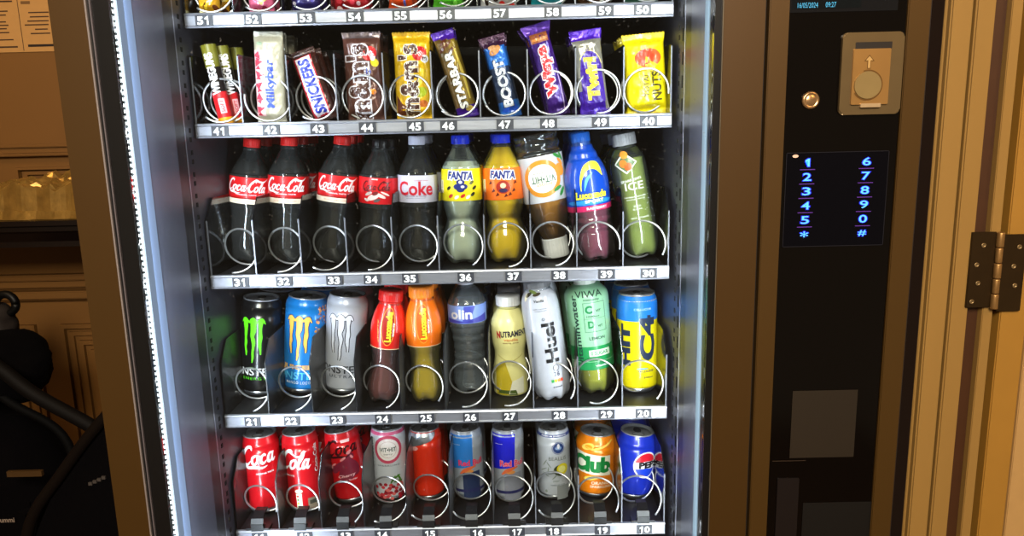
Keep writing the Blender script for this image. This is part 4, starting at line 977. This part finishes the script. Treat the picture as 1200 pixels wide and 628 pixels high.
def k18(g, r, H):
    g.rect(-r*3.1, r*3.1, H*.91, H*.945, print_('#3c4c8c'), 1); g.text('PREMIUM SPARKLING', 0, H*.928, r*1.6, H*.018, wht, lvl=2)
    g.ell(r*.25, H*.76, r*.40, r*.40, print_('#24407c'), 1); g.ring(r*.25, H*.76, r*.36, r*.36, .0006, wht, 1.6); g.ell(r*.25, H*.76, r*.2, r*.12, print_('#8aa8d8'), 1.8); g.ell(r*.25, H*.785, r*.08, r*.16, wht, 2)
    g.text('BEALLIS', r*.2, H*.61, r*1.1, H*.052, print_('#48503c'), bold=-.005)
    g.ell(r*.35, H*.44, r*.42, r*.36, print_('#3c4420'), 1.2); g.ell(r*.5, H*.455, r*.38, r*.36, print_('#e4d420'), 1.8); g.ell(r*.46, H*.455, r*.24, r*.22, print_('#f0ec90'), 2.2)
    gy = print_('#8c948c')
    for x, z, a in ((-.6, .55, 1), (-.35, .52, 2.2), (-.7, .45, .5), (-.4, .44, 1.4), (-.2, .40, .2), (-.55, .38, 2.6), (.0, .35, .8)): g.ell(r*x, H*z, r*.24, H*.008, gy, 1.4, rot=a)
    g.text('pear', r*.1, H*.285, r*.4, H*.03, gy); g.text('HARD SELTZER', r*.2, H*.23, r*.9, H*.022, print_('#60686c')); g.ell(-r*.55, H*.14, r*.08, H*.02, gy)
    g.rect(r*.12, r*.9, H*.02, H*.22, print_('#8f9296'), 1)
def k19(g, r, H):
    g.poly([(-r*1.5, H*.42), (-r*1.5, H*.74), (r*.62, H*.70), (r*.68, H*.38)], print_('#efe9d8'), 1); g.text('Club', -r*.34, H*.56, r*2.0, H*.26, print_('#14803c'), bold=.06, lvl=2.2)
    yl = print_('#f6d060'); og = print_('#e87808')
    g.stroke([(-r*.8, H*.84, .002), (-r*.3, H*.80, .004), (r*.3, H*.86, .004), (r*.7, H*.93, .002)], yl, 1.5); g.ell(-r*.55, H*.83, r*.35, H*.05, yl, 1.4, rot=.3); g.ell(-r*.5, H*.83, r*.2, H*.03, print_('#f8a020'), 1.8)
    for k in range(3): g.ring(r*.55, H*.60, r*(.35+.16*k), r*(.35+.16*k), .0008, print_('#a85008'), 1.7, -.9, .9)
    g.ell(-r*.3, H*.34, r*.4, H*.035, yl, 1.3, rot=.2); g.text('ORANGE', r*.22, H*.265, r*1.0, H*.05, print_('#f8e4c8'), bold=.03); g.text('SPARKLING', r*.22, H*.205, r*1.1, H*.04, print_('#f8e4c8'), bold=.03)
def k10(g, r, H):
    cx, cz, R = r*.42, H*.56, r*.66; w = wht
    g.ell(cx, cz, R, R*1.05, w, 1); rd = print_('#d01c30'); bl = print_('#1840d0')
    P = [(cx+R*.88*math.cos(a), cz+R*.95*math.sin(a)) for a in [math.radians(15+150*k/16) for k in range(17)]] + [(cx-R*.5, cz+R*.22), (cx+R*.0, cz+R*.3), (cx+R*.5, cz+R*.26)]
    g.poly(P, rd, 1.8)
    P = [(cx+R*.88*math.cos(a), cz+R*.95*math.sin(a)) for a in [math.radians(200+140*k/16) for k in range(17)]] + [(cx+R*.4, cz-R*.33), (cx, cz-R*.26), (cx-R*.5, cz-R*.3)]
    g.poly(P, bl, 1.8)
    g.text('PEPSI', cx+r*.26, cz+R*.0, r*1.28, H*.105, black, bold=.06, lvl=3)
    for a, b in ((-.9, .3), (-.95, .5), (-.7, .14)): g.ell(r*a, H*b, r*.05, r*.05, print_('#2c50d8'), 1)
P1 = [(11, (305, 602), (304, 505), 39, '#cc1420', k11, .014, .88, 'leftmost red cola can, white script and small side print, above the number 11', 'red cola can', 'cola_can'),
 (12, (354, 602), (350, 503), 39, '#cc1420', k12, .014, .88, 'red cola can turned to show the second script word above the number 12', 'red cola can', 'cola_can'),
 (13, (410, 592), (398, 500), 38, '#cc1420', k13, .014, .88, 'red cherry cola can with dark script and purple picture above the number 13', 'red cherry cola can', 'cola_can'),
 (14, (456, 588), (454, 497), 38, '#c9ccd8', k14, .012, .88, 'white and pink fruit drink can with round badge above the number 14', 'white and pink fruit drink can', 'fruit_drink_can'),
 (15, (501, 587), (497, 499), 36, '#e03018', k15, .012, .86, 'slim orange-red can with silver top above the number 15', 'slim orange-red can', 'energy_drink_can'),
 (16, (549, 586), (545, 499), 36, '#9fa5b4', red_bull('#2878d0', -.15), .012, .86, 'slim silver and light blue energy drink can with pink lettering above the number 16', 'slim light blue energy drink can', 'energy_drink_can'),
 (17, (596, 588), (594, 498), 36, '#a9adba', red_bull('#1c20d0', -.12), .012, .86, 'slim silver and royal blue energy drink can with pink lettering above the number 17', 'slim royal blue energy drink can', 'energy_drink_can'),
 (18, (651, 586), (648, 498), 36, '#c4c8d4', k18, .012, .86, 'slim white can with blue badge and lemon picture above the number 18', 'slim white can with lemon', 'sparkling_drink_can'),
 (19, (698.5, 585), (700, 503), 45, '#f08410', k19, .016, .80, 'squat orange soda can with green lettering on white above the number 19', 'squat orange soda can', 'orange_soda_can'),
 (10, (744, 587), (747, 503), 44, '#1830b8', k10, .016, .80, 'squat royal blue cola can with red, white and blue roundel above the number 10', 'squat blue cola can', 'cola_can')]
for no, pb, pt, w, body, dc, tz, nk, lb, rl, nm in P1:
    sp = spec(1, pb, pt, w); t = simple_can(sp, body, dc, tz, nk); put(t, sp, no, nm, lb, 'can', rlabel=rl)

# ------------------------------------------------------------------ row 4: chocolate bars
def bar(no, pt, pb, w, th_, mf, mats, deco, label, rl, rears=3, name='chocolate_bar', cat='chocolate bar', **k):
    sp = spec(4, pb, pt, w, Yf=1.222); W = sp['r']*2
    t, sf = pouch(W, sp['H'], th_, mf, mats, seed=no, **k)
    g = Gfx(sf, t, 'lettering', du=.003, dv=.004); deco(g, W, sp['H']); g.done()
    sp['B'].y = 1.222+th_/2+.003
    put(t, sp, no, name, label, cat, rears=rears, step=.030, rlabel=rl)
# 41 sweet roll
sp = spec(4, (263, 142), (243, 50), 17, Yf=1.222)
t = empty('sweet_roll', 'x', 'sweets'); r, H = sp['r'], sp['H']
lathe_part('wrapper', [(r*.55, 0), (r*.95, .003), (r, .006), (r, H-.006), (r*.95, H-.003), (r*.5, H)], foil('#1a1210', .3, .2), t, seg=28)
sf = cyl_surf(lambda v: r); g = Gfx(sf, t, 'lettering', du=.002, dv=None)
g.rect(-r*3.1, r*3.1, H*.70, H*.97, print_('#6e6a1c'), 1); g.rect(-r*3.1, r*3.1, H*.07, H*.40, print_('#cc1c24'), 1); g.rect(-r*3.1, r*3.1, H*.01, H*.09, print_('#e8a020'), 1.3)
g.rect(-r*.1, r*.75, H*.14, H*.32, print_('#f0b0b8'), 1.6); g.text('SOFT', r*.3, H*.23, H*.15, r*.45, red, rot=PI/2, lvl=3); g.text('WINEGUMS', -r*.05, H*.62, H*.50, r*1.2, wht, rot=PI/2, bold=.04, lvl=3)
g.done(); put(t, sp, 41, 'sweet_roll', 'narrow red, black and olive sweet roll leaning above the number 41, leftmost of its row', 'sweets', rears=0)
# its neighbour in the same spiral: darker packet behind
sp2 = spec(4, (274, 142), (258, 48), 17, Yf=1.25)
t2 = copy_tree(t); t2.location = sp2['B']; t2.rotation_euler = (0, sp2['lean'], .5); t2['label'] = 'second sweet roll standing right behind the leaning roll above the number 41'
t2 = copy_tree(t); t2.location = sp2['B']+Vector((.004, .034, 0)); t2.rotation_euler = (0, sp2['lean']+.03, 1.2); t2['label'] = 'third sweet roll in line behind the number 41 tag'
def d42(g, w, h):
    pk = print_('#c83a50'); g.rect(-w*.5, -w*.16, h*.09, h*.80, print_('#e4b8bc'), 1)
    for z, a in ((.16, .5), (.30, 1.8), (.42, .9), (.55, 2.4), (.66, .4), (.75, 1.4)): g.poly([(-w*.33+w*.19*math.cos(a+q), h*z+h*.05*math.sin(a+q)) for q in (0, 1.9, 3.6)], pk, 1.6); g.poly([(-w*.36+w*.12*math.cos(a+q+1), h*(z-.05)+h*.03*math.sin(a+q+1)) for q in (0, 2.2, 4.2)], pk, 1.6)
    g.ell(-w*.27, h*.87, w*.10, h*.02, print_('#8a9a80'), 2)
    for x0, z0 in ((.0, .86), (.16, .80)): g.stroke([(w*x0, h*z0, .0008), (w*(x0+.13), h*(z0-.08), .0008), (w*(x0+.25), h*z0, .0008)], print_('#b8b2a0'), 1.5)
    g.text('Milkybar', w*.06, h*.44, h*.52, w*.36, print_('#2444b8'), rot=PI/2, bold=.03, lvl=2.5)
bar(42, (317, 38), (317, 143), 34, .016, None, foil('#a9a28e', .4, .1), d42, 'cream white chocolate bar with pink strip and blue lettering above the number 42', 'cream white chocolate bar', crimp=.009)
def d43(g, w, h):
    wb = print_('#e8e2f0'); bl = print_('#2434a0'); rd = print_('#b02030')
    g.poly([(-w*.40, h*.06), (w*.30, h*.08), (w*.30, h*.92), (-w*.40, h*.90)], rd, 1); g.poly([(-w*.34, h*.07), (w*.24, h*.09), (w*.24, h*.91), (-w*.34, h*.89)], wb, 1.5)
    g.text('SNICKERS', -w*.04, h*.49, h*.76, w*.46, bl, rot=PI/2, bold=.05, shear=.1, lvl=2.6)
bar(43, (354, 60), (381, 139), 30, .018, None, foil('#3a1a14', .3, .2), d43, 'dark brown peanut bar with white band and blue lettering above the number 43', 'dark brown peanut bar', crimp=.007)
def candies(kind):
    def f(g, w, h):
        br = print_('#4a2a22'); wh = print_('#d9d4e0')
        if kind == 'b': g.text("m&m's", -w*.12, h*.45, h*.82, w*.60, br, rot=PI/2, bold=.05, out=wh, ow=.045, lvl=2.5, sp=1.12)
        else: g.text("m&m's", -w*.10, h*.46, h*.80, w*.54, br, rot=PI/2, bold=.045, out=print_('#e4dcd0'), ow=.035, lvl=2.5, sp=1.1)
        rd = print_('#d01c20'); g.ell(w*.22, h*.76, w*.20, h*.075, rd, 1.6, rot=.7); g.text('m', w*.24, h*.76, w*.12, h*.05, wht, rot=.5, lvl=3)
        if kind == 'b':
            g.ell(w*.34, h*.66, w*.10, h*.05, print_('#e8c828'), 1.5, rot=.6); g.ell(w*.12, h*.56, w*.12, h*.04, print_('#2848b0'), 1.5); g.ell(w*.26, h*.34, w*.09, h*.03, print_('#e88828'), 1.5); g.ell(w*.3, h*.72, w*.07, h*.04, wht, 2.2)
            g.stroke([(w*.38, h*.45, .001), (w*.30, h*.3, .003), (w*.36, h*.15, .001)], print_('#7a5048'), 1.4)
        else:
            g.ell(w*.36, h*.70, w*.10, h*.045, wht, 2.2); g.text('m', w*.36, h*.70, w*.1, h*.04, black, lvl=3); g.ell(w*.2, h*.52, w*.2, h*.08, print_('#e0b810'), 1.6); g.ell(w*.24, h*.33, w*.16, h*.055, print_('#a8b420'), 1.5, rot=.5); g.ell(w*.28, h*.20, w*.12, h*.04, print_('#c86820'), 1.5)
            g.poly([(-w*.46, h*.07), (-w*.46, h*.30), (-w*.3, h*.2), (w*.1, h*.1), (w*.1, h*.07)], print_('#6a3418'), 1.2)
    return f
bar(44, (425, 39), (428, 142), 43, .022, lambda u, v: 1 if v > .93 else 0, [foil('#5c3830', .3, .2), foil('#8c7c80', .25, .6)], candies('b'), 'brown bag of chocolate candies with outlined lettering above the number 44', 'brown chocolate candies bag', name='candy_bag', cat='candy bag', crimp=.009, crk=.0012, top_flare=.06)
bar(45, (483, 39), (485, 141), 42, .024, None, foil('#e0b012', .3, .15), candies('y'), 'yellow bag of peanut candies with red candy picture above the number 45', 'yellow peanut candies bag', name='candy_bag', cat='candy bag', crimp=.009, crk=.0012, top_flare=.08)
def d46(g, w, h):
    for z, x in ((.80, -.2), (.84, .1), (.77, .2), (.87, -.1)): g.ell(w*x, h*z, w*.22, h*.02, print_('#5a2810'), 1.4, rot=.6)
    g.stroke([(w*.32, h*.80, .002), (w*.38, h*.5, .004), (w*.36, h*.2, .002)], print_('#c8b048'), 1.3)
    g.text('STARBAR', -w*.02, h*.44, h*.66, w*.42, print_('#e6e2dc'), rot=PI/2, bold=.05, out=black, ow=.04, lvl=2.5); g.ell(w*.18, h*.10, w*.18, h*.03, print_('#e8c860'), 2)
bar(46, (517, 37), (549, 137), 24, .018, lambda u, v: 1 if (v > .90-.05*(u-.5) or v < .13) else (2 if u > .62 else 0), [foil('#6a5020', .3, .3), foil('#4a1ca0', .25, .3), foil('#8a7020', .3, .3)], d46, 'gold and purple bar with white block lettering leaning above the number 46', 'gold and purple bar', top_flare=.15, crimp=.011)
def d47(g, w, h):
    g.ell(0, h*.82, w*.32, h*.045, print_('#c88850'), 1.4, rot=.5); g.ell(-w*.1, h*.86, w*.2, h*.03, print_('#d8a070'), 1.8)
    g.text('BOOST', 0, h*.42, h*.58, w*.50, print_('#d4d6dc'), rot=PI/2, bold=.05, out=print_('#1c2c50'), ow=.04, lvl=2.5)
    g.poly([(-w*.4, h*.08), (-w*.3, h*.13), (w*.3, h*.16), (w*.42, h*.10), (w*.3, h*.05)], print_('#2858d0'), 1.5)
bar(47, (575, 43), (600, 133), 24, .018, lambda u, v: 1 if v > .86 else (2 if .62 < v or v < .2 else 0), [foil('#1c2c48', .3, .3), foil('#3a1838', .3, .4), foil('#2468c0', .3, .3)], d47, 'blue bar with silver block lettering and crumpled dark purple top above the number 47', 'blue bar with dark purple top', top_flare=.35, crimp=.013, crk=.001)
def d48(g, w, h):
    g.rect(-w*.42, w*.40, h*.80, h*.90, print_('#8a4a24'), 1.2); g.rect(-w*.36, w*.34, h*.82, h*.845, print_('#c07838'), 1.6)
    g.text('Wispa', -w*.0, h*.49, h*.54, w*.66, print_('#d8242c'), rot=PI/2, bold=.07, out=print_('#f0e4ec'), ow=.06, lvl=2.5)
    g.stroke([(w*.3, h*.05, .0015), (w*.38, h*.3, .0015), (w*.40, h*.5, .001)], print_('#b8a0d0'), 1.3)
bar(48, (626, 29), (657, 134), 25, .019, lambda u, v: 1 if v > .90 else 0, [foil('#3c1a70', .25, .3), foil('#6a40b0', .22, .45)], d48, 'purple bar with red white-edged lettering and flared crimped top above the number 48', 'purple bar with red lettering', top_flare=.45, crimp=.014, crk=.001)
def d49(g, w, h):
    g.poly([(-w*.36, h*.12), (w*.42, h*.16), (w*.40, h*.60), (w*.25, h*.72), (-w*.02, h*.77), (-w*.28, h*.68), (-w*.36, h*.5)], print_('#3c1a88'), 1.2); g.ring(w*.02, h*.56, w*.42, h*.2, .0012, print_('#c8b878'), 1.6, .2, 2.6)
    g.text('Twirl', w*.02, h*.43, h*.50, w*.44, print_('#f0d830'), rot=PI/2, bold=.08, shear=.1, lvl=2.5)
bar(49, (684, 36), (699, 134), 33, .018, lambda u, v: 1 if v > .885 else (0 if v > .30 or u > .88 else 2), [foil('#a8a294', .22, .6), foil('#4c1cb0', .22, .4), foil('#4420a0', .25, .3)], d49, 'silver and purple bar with yellow lettering and ruffled purple top above the number 49', 'silver and purple bar', top_flare=.16, bot_flare=.08, crimp=.015, crk=.001)
def d40(g, w, h):
    g.ell(w*.06, h*.70, w*.33, h*.115, print_('#c05428'), 1.4); g.ell(w*.0, h*.71, w*.22, h*.09, print_('#b03c20'), 1.8); g.poly([(0, h*.72), (w*.3, h*.6), (w*.12, h*.585), (-w*.02, h*.6)], print_('#f0c028'), 2.2)
    g.text('NUTS', w*.24, h*.35, h*.36, w*.24, print_('#46400c'), rot=PI/2, bold=.03, lvl=2.5); g.text('TOTAL', -w*.02, h*.37, h*.30, w*.14, print_('#6a6008'), rot=PI/2, bold=.03, lvl=2.5); g.text('unsalted', -w*.16, h*.37, h*.26, w*.07, print_('#a09818'), rot=PI/2, lvl=2.5)
bar(40, (751, 41), (761, 134), 47, .026, None, foil('#dcc608', .35, .05), d40, 'bright yellow bag of nuts with orange disc above the number 40, rightmost of its row', 'bright yellow nut bag', name='nut_bag', cat='snack bag', crimp=.010, crk=.001, top_flare=.08, bot_flare=.06)

# ------------------------------------------------------------------ row 5: packets, only their lower ends in view
def pack(no, pb, w, col, deco, label, rl, th_=.02, h=.13, name='snack_packet', cat='snack', over=0, **k):
    sp = spec(5, (pb[0], pb[1]), (pb[0]-2, pb[1]-60), w, Yf=1.226)
    W = sp['r']*2; sp['lean'] = 0; t, sf = pouch(W, h, th_, k.pop('mf', None), col, seed=no, **k)
    g = Gfx(sf, t, 'print', du=.004, dv=.004); deco(g, W, h); g.done()
    sp['B'] = at(pb[0], pb[1], 1.226+th_/2); sp['B'].z = TRAY[5]-.0042; sp['H'] = h
    if over: sp['B'].z += .001
    put(t, sp, no, name, label, cat, rears=1, step=.034, rlabel=rl)
def dots(cols, n=14, zz=(.05, .35)):
    def f(g, w, h):
        for i in range(n): g.ell(w*rnd.uniform(-.4, .4), h*rnd.uniform(*zz), w*rnd.uniform(.05, .14), h*rnd.uniform(.02, .05), print_(cols[i % len(cols)]), 1+i*.05, rot=i, n=12)
    return f
pack(51, (246, 8), 25, foil('#c8901c'), dots(['#f0c830', '#5a2a10', '#f4e8b0', '#d8a020']), 'yellow and brown snack packet above the number 51, only its lower end showing', 'yellow and brown snack packet')
pack(52, (307, 6), 30, foil('#c85878'), dots(['#f0a0b8', '#7c1830', '#c8b060'], 9), 'pink snack packet above the number 52, only its lower end showing', 'pink snack packet')
pack(53, (359, 5), 34, foil('#28205c'), dots(['#3c30a0', '#d8d0e8', '#1c1448'], 7), 'dark violet snack packet above the number 53, only its lower end showing', 'dark violet snack packet')
pack(54, (411, 4), 44, foil('#b01c28'), dots(['#c83040', '#e8c8d0', '#8c1018'], 9, (.03, .2)), 'wide glossy red snack packet above the number 54, only its lower end showing', 'wide red snack packet')
pack(55, (470, 4), 28, foil('#e05020'), dots(['#5060b8', '#f08050', '#c83010'], 7), 'orange-red snack packet with blue dot above the number 55, only its lower end showing', 'orange-red snack packet', bot_flare=.15)
pack(56, (525, 3), 34, foil('#58b82c'), dots(['#80d850', '#d8e8d0', '#3c9020'], 7), 'bright green snack packet above the number 56, only its lower end showing', 'bright green snack packet', bot_flare=.15)
pack(57, (584, 3), 42, foil('#b8b4b4'), dots(['#d02820', '#20140c', '#e8e4e4', '#d02820'], 12, (.02, .2)), 'white, red and black snack packet above the number 57, only its lower end showing', 'white, red and black snack packet')
pack(58, (640, 2), 36, foil('#148088'), dots(['#e8e8e8', '#1ca0a8', '#0c4c54'], 8), 'teal snack packet above the number 58, only its lower end showing', 'teal snack packet')
pack(59, (697, 1), 36, foil('#3c2412'), dots(['#a88030', '#f0ece4', '#201008'], 9), 'dark brown and gold snack packet above the number 59, only its lower end showing', 'dark brown and gold snack packet')
pack(50, (750, 0), 40, foil('#204838'), dots(['#e0e4e0', '#c8a838', '#183828'], 9), 'dark green and white snack packet above the number 50, only its lower end showing', 'dark green and white snack packet')

# ------------------------------------------------------------------ light of the hall
area('ceiling_lamp_right', (1.3, -.35, 2.45), .5, .5, 9, (1.0, .60, .24), (-.45, .75, -.65))
area('ceiling_lamp_front', (-.15, -1.15, 2.45), .8, .8, 112, (1.0, .87, .72), (0, 2.1, -1.2))
area('ceiling_lamp_left', (-1.35, .75, 2.6), .4, .4, 9, (1.0, .66, .30), (0, .35, -1))
w = bpy.data.worlds.new('world'); bpy.context.scene.world = w; w.use_nodes = True
w.node_tree.nodes['Background'].inputs[0].default_value = (.42, .31, .20, 1); w.node_tree.nodes['Background'].inputs[1].default_value = .55
vs = bpy.context.scene.view_settings
vs.view_transform = 'Standard'; vs.look = 'None'; vs.gamma = 1; vs.use_curve_mapping = False; vs.exposure = 0.0

# number tags spelled out in the labels
import re
TENS = {1: 'ten', 2: 'twenty', 3: 'thirty', 4: 'forty', 5: 'fifty'}; ONES = ['', 'one', 'two', 'three', 'four', 'five', 'six', 'seven', 'eight', 'nine']
TEEN = ['ten', 'eleven', 'twelve', 'thirteen', 'fourteen', 'fifteen', 'sixteen', 'seventeen', 'eighteen', 'nineteen']
def spell(n):
    n = int(n)
    return TEEN[n-10] if n < 20 else TENS[n//10] + ('-'+ONES[n % 10] if n % 10 else '')
for o in bpy.data.objects:
    for k in ('label', 'group'):
        if k in o: o[k] = re.sub(r'\b([1-5]\d)\b', lambda m: spell(m.group(1)), o[k])
